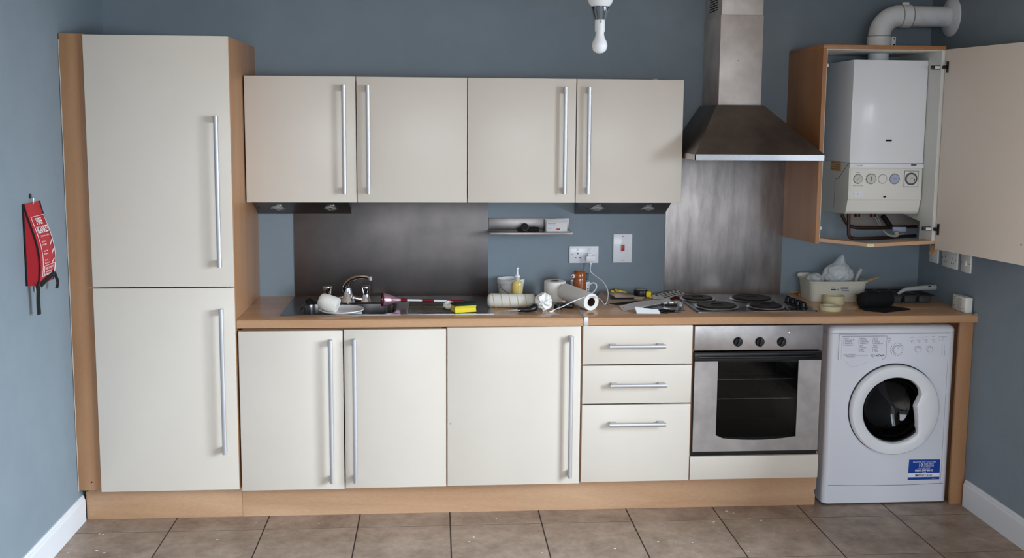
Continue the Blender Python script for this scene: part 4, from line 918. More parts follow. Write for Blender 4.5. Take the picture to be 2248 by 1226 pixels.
# kickplate
b = MB(); b.poly_prism([Vector((x, WY-.0006, z)) for x, z in [(wx0+rc-.005+(wx1-wx0-2*rc+.01)*k/12, zk0+.004-.006*math.sin(PI*k/12)) for k in range(13)]]+[Vector((wx1-rc+.005, WY-.0006, wz0)), Vector((wx0+rc-.005, WY-.0006, wz0))], (0, .014, 0)); b.build('kickplate', 'white_appliance', wm)
b = MB(); b.tube([Vector((wx0+rc-.005+(wx1-wx0-2*rc+.01)*k/12, WY-.0004, zk0+.0048-.006*math.sin(PI*k/12))) for k in range(13)], .0011, 5); b.build('kickplate_gap', 'grey_line', wm)
for x in (wx0+.05, wx1-.05):
    for y in (WY+.05, -.08): MB().cyl((x, y, 0), (x, y, wz0+.002), .02, seg=16).build('foot', 'black_plastic', wm)
# blue sticker
ys = WY-.0008
def stp(px, py): return at(px, py, Y=ys)
A, B, C_, D_ = stp(1996, 1010), stp(2064, 1009.5), stp(2062, 1053), stp(1992.5, 1054.5)
st = MB().poly_prism([A, B, C_, D_], (0, .0006, 0)).build('sticker', 'sticker_blue', wm)
w0 = ys-.0002; b = MB(); b.poly_prism([at(px, py, Y=w0) for px, py in ((1993.5, 1039.5), (2062.5, 1038.5), (2061.8, 1047.5), (1993, 1048.8))], (0, .0003, 0)); b.build('sticker_band', 'sticker_white', st)
def stt(s_, px, py, size, mt_, w_=None, bold=0): c_ = at(px, py, Y=w0-.0003); text(s_, (c_.x, w0-.0003, c_.z), size, mt_, st, 'front', 'lettering', width=w_, bold=bold, thick=.0002)
stt('REGISTER FOR YOUR FREE', 2030, 1016.5, .009, 'sticker_white', .112); stt('10', 2021, 1025, .021, 'sticker_white', None, .0004); stt('YEAR PARTS', 2039, 1020.7, .0085, 'sticker_white', .048); stt('GUARANTEE', 2039, 1025, .0085, 'sticker_white', .048)
stt('CALL FREE NOW', 2029, 1029.5, .006, 'sticker_white', .058); stt('0800 597 8642', 2028.5, 1035.8, .013, 'sticker_white', .088, .0003); stt('or online', 2029, 1038, .005, 'sticker_white'); stt('IMPORTANT', 2028, 1046.8, .0165, 'print_dark', .084, .0001); stt('195123456', 2049, 1051.6, .0045, 'sticker_white')
# ================================================================ FIRE BLANKET
fb = thing('fire_blanket', 'red fire blanket pouch hanging from a hook on the left wall', 'fire blanket', (LX, -.97, 1.13))
fy0, fy1 = -1.055, -.885; fz1 = 1.449; fz0 = 1.135
thk = lambda s_: .006+.050*math.sin(PI*min(1, s_*1.1)*.62)**1.3 if s_ > 0 else .006
rows = []; N = 14; b = MB()
for k in range(N+1):
    s_ = k/N; z = fz1+(fz0-fz1)*s_; th_ = thk(s_)*(1 if s_ < .93 else .82)
    X = LX+th_; rows.append([Vector((LX+.002, fy0, z)), Vector((X-.004, fy0+.001, z)), Vector((X, fy0+.010, z)), Vector((X+.004*math.sin(PI*s_), (fy0+fy1)/2, z)), Vector((X-.002, fy1-.012, z)), Vector((X-.004, fy1, z)), Vector((LX+.002, fy1, z))])
loft(b, rows, True, True); b.build('pouch', 'red_fabric', fb, sharp=45)
for yy, w2 in ((fy0, .004), (fy1, .003)):
    b = MB(); pts = [Vector((LX+thk(k/N)*(.98 if k/N < .93 else .8)-(.003 if yy == fy1 else 0), yy+(.002 if yy == fy0 else -.001), fz1+(fz0-fz1)*k/N)) for k in range(N+1)]
    b.tube(pts, w2, 8); b.tube([Vector((LX+.004, p.y-.001, p.z)) for p in pts], w2, 8); b.build('black_piping', 'black_fabric', fb)
# printing follows the slope of the pouch
def fbp(u, z, lift=.0012):
    s_ = (fz1-z)/(fz1-fz0); X = LX+thk(s_)+.004*math.sin(PI*s_); return Vector((X+lift, u, z))
def fbtext(s_, u, z, size, w_=None, al='CENTER', bold=0):
    o_ = text(s_, (0, u, z), size, 'print_white', fb, 'right', 'lettering', width=w_, align=al, bold=bold, thick=.0002)
    off = OFF[fb.name]
    for v in o_.data.vertices: y_ = v.co.y+off.y; z_ = v.co.z+off.z; d_ = v.co.x+off.x; v.co.x = fbp(y_, z_, .0016).x+d_*.5-off.x
um = (fy0+fy1)/2+.008
um -= .008; fbtext('FIRE', um, 1.366, .034, .056, bold=.0007); fbtext('BLANKET', um+.006, 1.333, .036, .112, bold=.0007); fbtext('1.0m x 1.0m', um+.004, 1.318, .010, .08)
for k, (l1, l2) in enumerate((('Pull down', 'both tapes'), ('Place over', 'the flames'), ('Turn off', 'heat source'))):
    fbtext(l1, fy0+.040, 1.297-k*.036, .010, al='LEFT'); fbtext(l2, fy0+.040, 1.286-k*.036, .010, al='LEFT')
    b = MB(); 
    for j in range(3): p_ = fbp(fy1-.048+j*.008, 1.284-k*.036+j*.005); b.box(p_.x-.0008, p_.x+.0002, p_.y-.002, p_.y+.002, p_.z-.003, p_.z+.006)
    b.build('pictogram', 'print_white', fb)
fbtext('FIRE SAFETY', um+.006, 1.190, .014, .080); fbtext('BS EN 1869', um+.006, 1.178, .009, .06)
b = MB()
def frame(u0, u1, za_, zb_):
    b.tube([fbp(u0, z) for z in [za_+(zb_-za_)*k/10 for k in range(11)]], .0012, 5); b.tube([fbp(u1, z) for z in [za_+(zb_-za_)*k/10 for k in range(11)]], .0012, 5); b.tube([fbp(u0, za_), fbp(u1, za_)], .0012, 5); b.tube([fbp(u0, zb_), fbp(u1, zb_)], .0012, 5)
frame(fy0+.024, fy1-.018, 1.397, 1.168); frame(fy0+.040, fy1-.024, 1.207, 1.172); b.build('printed_border', 'print_white', fb)
b = MB(); up = Vector((1, .35, 0)).normalized(); fl_ = Vector((1, .3, 0))
b.tube(sm([(LX+.035, fy0+.012, 1.150), (LX+.040, fy0+.014, 1.12), (LX+.036, fy0+.020, 1.07), (LX+.037, fy0+.020, 1.02)]), .0135, 8, flat=Vector((1, -.2, 0))); b.build('pull_strap', 'black_fabric', fb)
b = MB(); b.tube(sm([(LX+.05, fy0+.015, 1.135), (LX+.055, fy0+.06, 1.150), (LX+.058, fy1-.05, 1.163), (LX+.052, fy1-.01, 1.166), (LX+.046, fy1+.012, 1.150), (LX+.050, fy1+.022, 1.12), (LX+.046, fy1+.018, 1.095)]), .010, 8, flat=Vector((1, -.25, .1))); b.build('pull_strap', 'black_fabric', fb)
b = MB(); b.box(LX+.0045, LX+.0055, -.985, -.960, 1.10, 1.14); b.build('label_tab', 'grey_plastic', fb)
hk = thing('wall_hook', 'small grey metal hook holding the fire blanket', 'hook', (LX, -.975, 1.46))
b = MB(); b.lathe([(0, 0), (.010, 0), (.010, .004), (0, .006)], 16, Matrix.Translation((LX, -.975, 1.474)) @ Matrix.Rotation(PI/2, 4, 'Y')); b.build('hook_plate', 'dark_steel', hk)
b = MB(); b.tube(sm([(LX+.005, -.975, 1.474), (LX+.014, -.975, 1.466), (LX+.014, -.975, 1.450), (LX+.009, -.975, 1.443)]), .0022, 8); b.build('hook_wire', 'steel_bright', hk)
# ================================================================ PENDANT LIGHT (globe lamp, holder and a second bulb)
LY = -1.25; lp = thing('pendant_light', 'white pendant lamp: globe, clear collar and bulb hanging down', 'light', (2.067, LY, 2.02))
c = at(1317, 60, Y=LY); lxp = c.x; zz = lambda py: at(1317, py, Y=LY).z; T0 = Matrix.Translation((lxp, LY, 0))
k_ = 1/ (F/ (Vector((lxp, LY, 2.1))-CAM).dot(CF))      # metres per pixel there
b = MB(); zb_ = zz(117.5); b.lathe([(0, zb_), (8*k_, zb_+1.5*k_), (14*k_, zb_+6*k_), (17.3*k_, zb_+16*k_), (16*k_, zb_+24*k_), (11*k_, zb_+34*k_), (9.5*k_, zb_+40*k_), (9.3*k_, zb_+47*k_), (0, zb_+47*k_)], 32, T0); b.build('bulb', 'lamp_white', lp)
b = MB(); b.lathe([(0, zz(70)), (11*k_, zz(70)), (11.3*k_, zz(69)), (11.3*k_, zz(43.5)), (10.8*k_, zz(43)), (0, zz(43))], 32, T0); b.build('lampholder', 'white_plastic', lp)
MB().box(lxp-1.5*k_, lxp+1.5*k_, LY-11.6*k_, LY-11*k_, zz(52), zz(44)).build('holder_notch', 'light_grey_line', lp)
b = MB(); b.lathe([(12*k_, zz(42.8)), (13*k_, zz(42)), (20*k_, zz(17)), (20*k_, zz(15)), (19*k_, zz(15)), (19*k_, zz(17)), (12*k_, zz(41.5))], 32, T0); b.build('clear_collar', 'glass_clear', lp)
b = MB(); b.lathe([(5*k_, zz(42)), (6*k_, zz(30)), (9*k_, zz(16))], 24, T0)
for j in range(8):
    a_ = 2*PI*j/8; b.tube([Vector((lxp+12*k_*math.cos(a_), LY+12*k_*math.sin(a_), zz(42))), Vector((lxp+19*k_*math.cos(a_), LY+19*k_*math.sin(a_), zz(16)))], .0018, 6)
b.build('heatsink_fins', 'soap_clear', lp)
zg = zz(-16); b = MB(); Rg = 29.5*k_; b.lathe([(0, zz(15.2)), (19*k_, zz(15)), (25*k_, zz(8)), (29*k_, zz(-3)), (Rg, zg), (27*k_, zz(-32)), (17*k_, zz(-46)), (10*k_, zz(-50)), (10*k_, zz(-62)), (0, zz(-62))], 36, T0); b.build('globe', 'lamp_white', lp)
MB().cyl((lxp, LY, zz(-61)), (lxp, LY, CZ-.02), .0035, seg=10).build('cord', 'white_plastic', lp); MB().lathe([(.04, CZ), (.038, CZ-.015), (.012, CZ-.028), (0, CZ-.028)], 28, T0).build('ceiling_rose', 'white_plastic', lp)
# ================================================================ THINGS ON THE WORKTOP, LEFT GROUP
Z0 = WZ1+.0006
# white bucket-like tub behind
c = at(1121, 648, Y=-.12); tx = c.x
t = thing('white_tub', 'round white plastic tub with thin wire handle against the wall', 'tub', (tx, -.12, Z0))
zr = at(1121, 611.5, Y=-.12).z; hgt = zr-Z0; rr = 30*.00222
b = MB(); b.lathe([(0, 0), (rr*.82, 0), (rr*.95, hgt-.022), (rr*.97, hgt-.022), (rr*1.0, hgt-.020), (rr*1.02, hgt-.004), (rr*.99, hgt), (rr*.94, hgt), (rr*.93, hgt-.015), (rr*.80, .004), (0, .004)], 44, Matrix.Translation((tx, -.12, Z0))); b.build('tub_body', 'white_plastic', t)
b = MB(); yh = -.12-rr; pth = [at(1098, 629, Y=-.12-rr*.72), at(1101, 634, Y=-.12-rr*.86), at(1108, 639, Y=yh-.004), at(1117, 645, Y=yh-.006), at(1122, 650, Y=yh-.004)]; b.tube(sm(pth), .0016, 6); b.cyl(pth[0], pth[0]+Vector((.002, .004, .008)), .002, seg=6); b.build('wire_handle', 'grey_line', t)
# soap dispenser
c = at(1135, 650, Y=-.22); sx = c.x; sy = -.225
t = thing('soap_dispenser', 'pump soap bottle with yellow liquid in front of the white tub', 'soap bottle', (sx, sy, Z0))
zt1 = at(1135, 617, Y=sy).z; wb = 12.3*.0021
b = MB(); rows = []
for s_, k1_ in ((0, .96), (.04, 1), (.80, 1.0), (.92, .92), (.98, .72), (1.02, .42), (1.08, .34)):
    rows.append([Vector((sx+wb*k1_*math.cos(a_), sy+wb*.62*(k1_ if k1_ > .5 else .55)*math.sin(a_), Z0+(zt1-Z0)*s_)) for a_ in [2*PI*j/28 for j in range(28)]])
loft(b, rows, True, True); b.build('bottle', 'soap', t)
zc1 = Z0+(zt1-Z0)*1.06
b = MB(); b.lathe([(0, 0), (.0125, 0), (.0125, .013), (.010, .015), (0, .015)], 20, Matrix.Translation((sx, sy, zc1))); b.build('collar', 'soap_clear', t)
zp = at(1135, 586, Y=sy).z
b = MB(); b.lathe([(0, 0), (.014, 0), (.013, .006), (.006, .012), (.0045, .02), (.0045, zp-zc1-.022), (.0055, zp-zc1-.018), (.0055, zp-zc1-.014), (0, zp-zc1-.012)], 20, Matrix.Translation((sx, sy, zc1+.014))); b.box(sx-.006, sx+.006, sy-.03, sy+.006, zp-.008, zp, bev=.002); b.build('pump', 'lamp_white', t)
# long paint roller sleeve
Rr = .0325; A = at(1071, 660, Y=-.33); B = at(1174, 664, Y=-.36); A.z = B.z = Z0+Rr; A.y = -.335; B.y = -.365
t = thing('roller_sleeve', 'long white fluffy roller sleeve with spiral seam in front of the tub', 'paint roller', ((A.x+B.x)/2, -.35, Z0))
ax = (B-A); L = ax.length; q = ax.to_track_quat('Z', 'Y').to_matrix().to_4x4(); q.translation = A
b = MB(); b.lathe([(.019, 0), (Rr-.010, 0), (Rr-.003, .006), (Rr, .016), (Rr, L-.016), (Rr-.003, L-.006), (Rr-.010, L), (.019, L), (.019, 0)], 40, q); b.build('sleeve', 'fluff', t)
b = MB(); pts = [q @ Vector(((Rr-.0002)*math.cos(a_), (Rr-.0002)*math.sin(a_), .012+(L-.024)*a_/(2*PI*5.2))) for a_ in [2*PI*5.2*k/160 for k in range(161)]]; b.tube(pts, .0016, 5); b.build('spiral_seam', 'fluff_line', t)
# knife
a = at(1095, 682, Z=Z0+.010); e = at(1136, 680, Z=Z0+.014); t = thing('kitchen_knife', 'knife with curved black handle lying before the long roller sleeve', 'knife', (e.x, e.y, Z0))
ky = -.475; xk0 = at(1095, 682, Y=ky).x; xk1 = at(1137, 682, Y=ky).x; xk2 = at(1178, 682, Y=ky).x
b = MB(); b.poly_prism([Vector(p) for p in ((xk0, ky+.006, Z0+.004), (xk1, ky-.012, Z0+.010), (xk1+.01, ky-.012, Z0+.012), (xk1+.01, ky+.012, Z0+.012), (xk1, ky+.012, Z0+.010))], (0, 0, .0015)); b.build('blade', 'steel_bright', t)
b = MB(); b.tube(sm([(xk1, ky, Z0+.0125), (xk1+.025, ky+.002, Z0+.0115), (xk1+.055, ky+.006, Z0+.013), (xk1+.075, ky+.018, Z0+.018), (xk2-.004, ky+.030, Z0+.022)]), .01, 12, rs=[.0095, .010, .0112, .0118, .0112, .0108, .0108, .0112, .012, .0125, .013, .013, .0135, .014, .0145, .015, .0155, .016, .0165, .0170, .017, .016, .0155, .014, .011]); b.build('handle', 'black_plastic', t)
# crumpled tissue
c = at(1195, 685, Z=Z0); o = crumple('tissue', (c.x, c.y+.036, Z0), .040, 'tissue', 11, 1.0, 5, .62, 1.0); tag(o, 'large crumpled white tissue between the roller sleeve and toilet roll', 'tissue')
# dark tape roll behind
c = at(1226, 682, Z=Z0); b = MB(); b.lathe([(.010, 0), (.018, 0), (.018, .024), (.010, .024), (.010, 0)], 24, Matrix.Translation((c.x, c.y+.03, Z0))); tag(b.build('tape_roll', 'black_plastic'), 'small black tape roll in front of the toilet roll', 'tape')
# toilet roll
rT = .0525; c = at(1218, 664.5, Z=Z0); cy_ = c.y+rT; cx1 = at(1218, 640, Y=cy_).x; hT = at(1218, 617, Y=cy_).z-Z0
t = thing('toilet_roll', 'white toilet roll standing upright near the wall', 'toilet roll', (cx1, cy_, Z0))
b = MB(); b.lathe([(.021, 0), (rT, 0), (rT, hT-.002), (rT-.002, hT), (.021, hT), (.021, 0)], 44, Matrix.Translation((cx1, cy_, Z0))); b.build('paper_roll', 'tissue', t)
b = MB(); b.lathe([(.0195, .0005), (.0208, .0005), (.0208, hT+.0006), (.0195, hT+.0006), (.0195, .0005)], 28, Matrix.Translation((cx1, cy_, Z0))); b.build('core', 'card_brown', t)
b = MB(); xr_ = cx1+rT-.006; b.poly_prism([Vector((xr_-.03, cy_-rT-.001, Z0+.004)), Vector((xr_+.006, cy_-rT+.006, Z0+.008)), Vector((xr_-.004, cy_-rT+.004, Z0+.045)), Vector((xr_-.02, cy_-rT+.0, Z0+.03))], (0, -.0012, 0)); b.build('loose_end', 'tissue', t)
# kitchen roll
R0 = .040; n_ = at(1298, 668, Y=-.445); n_.z = Z0+R0; f_ = at(1246, 643, Y=-.25); f_.z = max(f_.z, Z0+R0+.012)
n_ = Vector((at(1298, 668, Y=-.445).x, -.445, Z0+R0))
ax = (f_-n_); f_ = n_+ax.normalized()*.235; L = (f_-n_).length; q = ax.to_track_quat('Z', 'Y').to_matrix().to_4x4(); q.translation = n_
t = thing('kitchen_roll', 'kitchen paper roll lying with brown core facing the camera', 'kitchen roll', (n_.x, n_.y, Z0))
b = MB(); b.lathe([(.0205, 0), (R0-.001, 0), (R0, .001), (R0, L), (.0205, L), (.0205, 0)], 48, q); b.build('paper_roll', 'tissue', t)
b = MB(); b.lathe([(.019, .001), (.0204, .001), (.0204, L), (.019, L), (.019, .001)], 32, q); b.build('core', 'card_brown', t)
# black charger brick the roll rests on
c = at(1248, 681, Z=Z0); tag(MB().box(-.045, .030, -.018, .022, 0, .020, bev=.004, mtx=Matrix.Translation((c.x, c.y+.06, Z0)) @ Matrix.Rotation(-.3, 4, 'Z')).build('power_brick', 'black_plastic'), 'flat black plastic block beneath the kitchen roll', 'power brick')
# orange jar with lid and round knob, patterned mug behind
oy = -.155; c = at(1272, 650, Y=oy); ox = c.x; r_ = 15.2*.00218; zl = at(1272, 611, Y=oy).z; ztt = at(1272, 594, Y=oy).z
t = thing('storage_jar', 'glazed orange-brown jar with lid and round white eye boss', 'jar', (ox, oy, Z0))
b = MB(); H_ = zl-Z0; b.lathe([(0, 0), (r_*.9, 0), (r_, .006), (r_*1.02, H_*.5), (r_*.92, H_-.006), (r_*.9, H_), (0, H_)], 36, Matrix.Translation((ox, oy, Z0))); b.build('jar_body', 'orange_glaze', t, sharp=60)
b = MB(); hl = ztt-zl; b.lathe([(r_*.9, 0), (r_*1.0, .001), (r_*1.02, .006), (r_*.99, hl*.55), (r_*.88, hl*.85), (r_*.7, hl), (0, hl)], 36, Matrix.Translation((ox, oy, zl))); b.build('jar_lid', 'orange_glaze', t, sharp=60)
e = at(1260, 606.5, Y=oy-r_*.75); q = Matrix.Translation((e.x, oy-r_*.62, e.z)) @ Matrix.Rotation(-.55, 4, 'Z') @ Matrix.Rotation(PI/2, 4, 'X')
b = MB(); b.lathe([(.0155, -.01), (.0155, .002), (.013, .008), (.010, .009)], 28, q); bs_ = b.build('boss', 'orange_glaze', t); b = MB(); b.lathe([(.011, .007), (.009, .0095), (0, .011)], 24, q); b.build('boss_disc', 'white_gloss', bs_); b = MB(); b.lathe([(.0038, .0108), (.003, .0117), (0, .012)], 16, q @ Matrix.Translation((-.002, -.002, 0))); b.build('boss_dot', 'black_plastic', bs_)
my = -.09; a = at(1252, 617, Y=my); e = at(1295, 617, Y=my); mr = (e.x-a.x)/2; mx_ = (a.x+e.x)/2
t = thing('mug', 'white patterned mug with thin handle behind the orange jar', 'mug', (mx_, my, Z0)); hM = at(1275, 617, Y=my).z-Z0
b = MB(); b.lathe([(0, 0), (mr*.8, 0), (mr*.9, .008), (mr, hM-.003), (mr*.98, hM), (mr*.93, hM-.003), (mr*.82, .008), (0, .006)], 36, Matrix.Translation((mx_, my, Z0))); b.build('cup', 'white_gloss', t, sharp=60)
b = MB(); b.tube(sm([at(1293, 627, Y=my), at(1300, 621.5, Y=my), at(1308, 624, Y=my), at(1309, 633, Y=my), at(1303, 641, Y=my), at(1292, 648, Y=my)]), .0032, 8); b.build('handle', 'white_gloss', t)
for (px, py, w2, h2, m_) in ((1291.5, 626, .006, .010, 'red_plastic'), (1291, 634, .010, .006, 'crimson'), (1292, 640, .007, .009, 'print_dark'), (1290, 621, .008, .005, 'dial_blue')):
    c = at(px, py, Y=my-mr*.62); ang_ = math.atan2(c.x-mx_, mr*.7); MB().box(-w2/2, w2/2, -.0015, .0015, -h2/2, h2/2, mtx=Matrix.Translation((mx_+mr*.955*math.sin(ang_), my-mr*.955*math.cos(ang_), c.z)) @ Matrix.Rotation(ang_, 4, 'Z')).build('pattern_patch', m_, t)
c = at(1290, 606, Y=-.06); tag(MB().box(c.x-.006, c.x+.006, -.065, -.045, Z0, at(1290, 601, Y=-.06).z, bev=.002).build('toothbrush_head', 'teal_dark'), 'dark teal slim plastic item behind the orange jar', 'plastic item')
# ================================================================ MIDDLE GROUP: sheets, tape measure, blades
def sheet(name, pts, mt_, th=.0012, par=None, dz=0):
    """pts: (px,py,z) corners of a thin sheet"""
    b = MB(); V = [at(px, py, Z=z+dz) for px, py, z in pts]; b.poly_prism(V, (0, 0, -th)); return b.build(name, mt_, par)
zA = Z0+.0014
o = sheet('sandpaper_sheet', [(1311, 652, zA+.001), (1319, 641, zA+.02), (1341, 645, zA+.012), (1440, 656, zA), (1415, 661, zA), (1340, 671, zA), (1334, 668, zA)], 'sandpaper'); tag(o, 'large brown sandpaper sheet lying behind the tape measure', 'sandpaper')
b = MB(); P_ = [(1336, 637), (1348, 634), (1362, 636.5), (1378, 643), (1400, 646), (1420, 650)]; Q_ = [(1337, 646), (1346, 650), (1352, 654), (1366, 656), (1390, 657), (1410, 658)]
hz = [.030, .036, .030, .018, .012, .008]; hq = [.022, .018, .010, .005, .003, .003]
R_ = [[at(x, y, Z=Z0+.004+h_) for (x, y), h_ in zip(P_, hz)], [at(x, y, Z=Z0+.004+h_) for (x, y), h_ in zip(Q_, hq)]]
va = [[b.bm.verts.new(p) for p in r] for r in R_]
for k in range(5): b.bm.faces.new((va[0][k], va[0][k+1], va[1][k+1], va[1][k]))
sp_ = thing('sandpaper_sheet', 'curled sandpaper sheet with yellow printed back, nearest the wall', 'sandpaper', tuple(at(1370, 650, Z=Z0)))
b.build('curled_paper', 'sandpaper', sp_, solid=.001)
b = MB(); 
for (u0, u1) in (((1340, 637.5), (1344, 642.5)), ((1349, 635), (1354, 641.5)), ((1357, 637), (1362, 641.8)), ((1366, 639.5), (1371, 643.5))):
    V = [at(u0[0], u0[1], Z=Z0+.041), at(u0[0]+6.5, u0[1]+.6, Z=Z0+.041), at(u1[0]+6, u1[1], Z=Z0+.033), at(u1[0]-2, u1[1]-.5, Z=Z0+.033)]; b.poly_prism(V, (0, 0, .0006))
b.build('yellow_print', 'yellow', sp_)
# scraper: black handle and long black blade under
b = MB(); b.tube([at(1340, 656, Z=Z0+.010), at(1392, 655, Z=Z0+.012)], .004, 8); tag(b.build('black_rod', 'black_plastic'), 'thin black rod pointing left from the tape measure', 'rod')
b = MB(); b.poly_prism([at(1338, 668, Z=Z0+.001), at(1395, 662, Z=Z0+.002), at(1410, 663, Z=Z0+.002), at(1400, 666, Z=Z0+.002), at(1352, 670, Z=Z0+.001)], (0, 0, .003)); tag(b.build('scraper', 'black_matt'), 'flat black scraper under the brown sheet edge', 'blade')
# tape measure
c = at(1409, 657, Z=Z0); ty = c.y+.035; x0, x1 = at(1391, 650, Y=ty).x, at(1424, 650, Y=ty).x
t = thing('tape_measure', 'black and yellow tape measure lying on its side', 'tape measure', ((x0+x1)/2, ty, Z0))
hq_ = .036; xm = (x0+x1)/2; rxx = (x1-x0)/2
b = MB(); n = 36
outl = [(xm+rxx*math.cos(a_)*(1 if math.cos(a_) < 0 else .95), ty+.036*math.sin(a_)*(1 if abs(math.sin(a_)) < .95 else .97)) for a_ in [2*PI*j/n for j in range(n)]]
loft(b, [[Vector((xm+(x-xm)*s_, ty+(y-ty)*s_, Z0+.006+z)) for x, y in outl] for s_, z in ((.93, 0), (1, .006), (1, .026), (.95, .033), (.80, .036))], True, True); b.build('case', 'black_plastic', t)
b = MB(); b.lathe([(.024, 0), (.022, .0012), (0, .0014)], 28, Matrix.Translation((xm, ty, Z0+.042))); b.build('side_disc', 'grey_plastic', t)
b = MB(); b.box(x1-.020, x1+.006, ty-.038, ty+.008, Z0+.007, Z0+.038, bev=.007); b.box(x1-.002, x1+.010, ty-.034, ty-.02, Z0+.004, Z0+.012, bev=.001); b.build('yellow_nose', 'yellow', t)
# slotted white rasp sheet with red underside card
t = thing('saw_blade_pack', 'pale card with rows of dark slots, on red card beside the hob', 'blade pack', tuple(at(1470, 650, Z=Z0)))
cs = [(1432, 648, .014), (1487, 636.5, .026), (1503, 643.5, .022), (1462, 655.5, .010), (1434, 657, .006)]
sheet('slotted_card', [(a_, b_, Z0+z) for a_, b_, z in cs], 'paper', .0012, t)
# slots laid on the card
U0, U1, V1, V0 = [at(a_, b_, Z=Z0+z+.0004) for a_, b_, z in (cs[0], cs[1], cs[2], cs[3])]
b = MB()
for i in range(3):
    for j in range(6):
        s_ = (j+.25+.4*(i % 2))/6.4; v_ = (i+.35)/3; w3 = .08
        pA = lambda s, v: (U0+(U1-U0)*s)*(1-v)+(V0+(V1-V0)*s)*v
        b.poly_prism([pA(s_, v_), pA(s_+w3, v_-.04), pA(s_+w3+.01, v_+.12), pA(s_+.01, v_+.17)], (0, 0, .0005))
b.build('slots', 'print_dark', t)
sheet('red_card', [(1466, 657, Z0+.003), (1504, 644, Z0+.010), (1507, 645.5, Z0+.009), (1484, 659, Z0+.002)], 'crimson', .001, t)
# grey bent metal strip
o = sheet('metal_strip', [(1359, 672.5, Z0+.004), (1399, 662.5, Z0+.016), (1470, 655.5, Z0+.024), (1474.5, 662.5, Z0+.018), (1455, 666, Z0+.014), (1398, 676, Z0+.005), (1369, 683.5, Z0+.002)], 'pale_metal', .0015); tag(o, 'long pale grey metal strip laid diagonally in front of the tape measure', 'metal strip')
c = at(1369, 675.5, Z=Z0+.0045); OFF[o.name] = o.location.copy(); MB().cyl(c+Vector((0, 0, -.0008)), c+Vector((0, 0, .0006)), .005, seg=12).build('hang_hole', 'black_matt', o)
# clear blister pack with a dark saw and bright fittings
t = thing('blister_pack', 'clear plastic pack with dark blade and shiny metal ends left of the hob', 'packet', tuple(at(1460, 672, Z=Z0)))
V = [at(1407, 673, Z=Z0+.004), at(1432, 666, Z=Z0+.010), at(1500, 664, Z=Z0+.012), at(1503, 682, Z=Z0+.002), at(1450, 684, Z=Z0+.002)]
b = MB(); b.poly_prism(V, (0, 0, .0012)); b.build('clear_film', 'film', t)
b = MB(); b.poly_prism([at(1407, 673.5, Z=Z0+.003), at(1420, 668, Z=Z0+.006), at(1452, 665, Z=Z0+.008), at(1455, 669, Z=Z0+.006), at(1440, 676, Z=Z0+.003), at(1418, 677, Z=Z0+.002)], (0, 0, .004)); b.build('dark_blade', 'dark_steel', t)
for px, py, l in ((1461, 666.5, .018), (1473, 665.5, .022), (1483, 664.5, .012), (1494, 671.5, .014), (1493, 667.5, .010)):
    c = at(px, py, Z=Z0+.016); b = MB(); b.cyl(c+Vector((-l/2, 0, 0)), c+Vector((l/2, .006, 0)), .0065, seg=14, bev=.001); b.build('metal_ferrule', 'steel_ferrule', t)
b = MB(); b.cyl(at(1460, 671, Z=Z0+.008), at(1486, 671.5, Z=Z0+.008), .006, seg=10); b.build('dark_handle', 'black_plastic', t)
# scissors
t = thing('scissors', 'small black scissors lying between the white card and the hob', 'scissors', tuple(at(1468, 684, Z=Z0)))
b = MB()
for (px, py, rx) in ((1457, 681.5, .013), (1459, 685.5, .013)):
    c = at(px, py, Z=Z0+.004); b.tube([c+Vector((rx*1.2*math.cos(a_), .018*math.sin(a_), 0)) for a_ in [2*PI*j/20 for j in range(21)]], .0035, 6, cap=False)
b.tube([at(1464, 682, Z=Z0+.004), at(1480, 684.5, Z=Z0+.004)], .005, 6); b.tube([at(1465, 685.5, Z=Z0+.004), at(1481, 683, Z=Z0+.004)], .005, 6); b.build('handles', 'black_plastic', t)
b = MB(); b.poly_prism([at(1480, 682.5, Z=Z0+.002), at(1496, 686, Z=Z0+.002), at(1480, 685.8, Z=Z0+.002)], (0, 0, .002)); b.build('blades', 'dark_steel', t)
# white folded card
t = thing('folded_card', 'small folded white card at the worktop front, left of the hob', 'card', tuple(at(1425, 686, Z=Z0)))
sheet('card_front', [(1398, 688.5, Z0+.001), (1394, 674.5, Z0+.026), (1411, 676.5, Z0+.022), (1445, 679.5, Z0+.018), (1449.5, 689, Z0+.001)], 'sticker_white', .001, t)
sheet('card_fold', [(1394, 674.4, Z0+.0265), (1396, 672.8, Z0+.027), (1409, 674, Z0+.026), (1414, 677.0, Z0+.0235)], 'sticker_white', .001, t)
# ================================================================ RIGHT GROUP
ys_ = at(1840, 662.5, Z=Z0).y
def tubshape(b, x0, x1, y0, y1, z0, h, flare, r, th=.003):
    R1 = lambda i, z, rr_=r: [Vector((x, y, z)) for x, y in rrect(x0-i, x1+i, y0-i, y1+i, rr_)]
    return [R1(0, z0+.002), R1(.003, z0+.0), R1(flare*.5, z0+h*.5), R1(flare, z0+h-.006), R1(flare+.006, z0+h-.004), R1(flare+.006, z0+h), R1(flare-th, z0+h), R1(0-th, z0+.006)]
x0 = at(1783, 650, Y=ys_).x; x1 = at(1898, 650, Y=ys_).x; hT2 = at(1840, 618.5, Y=ys_-.01).z-Z0; ty0, ty1 = ys_, ys_+.17
t = thing('storage_tub', 'cream plastic tub of decorating bits behind the masking tape', 'tub', ((x0+x1)/2, (ty0+ty1)/2, Z0))
b = MB(); rg = tubshape(b, x0, x1, ty0, ty1, Z0, hT2, .012, .03); R_ = loft(b, rg, True, True)
b.build('tub_body', 'tub_cream', t)
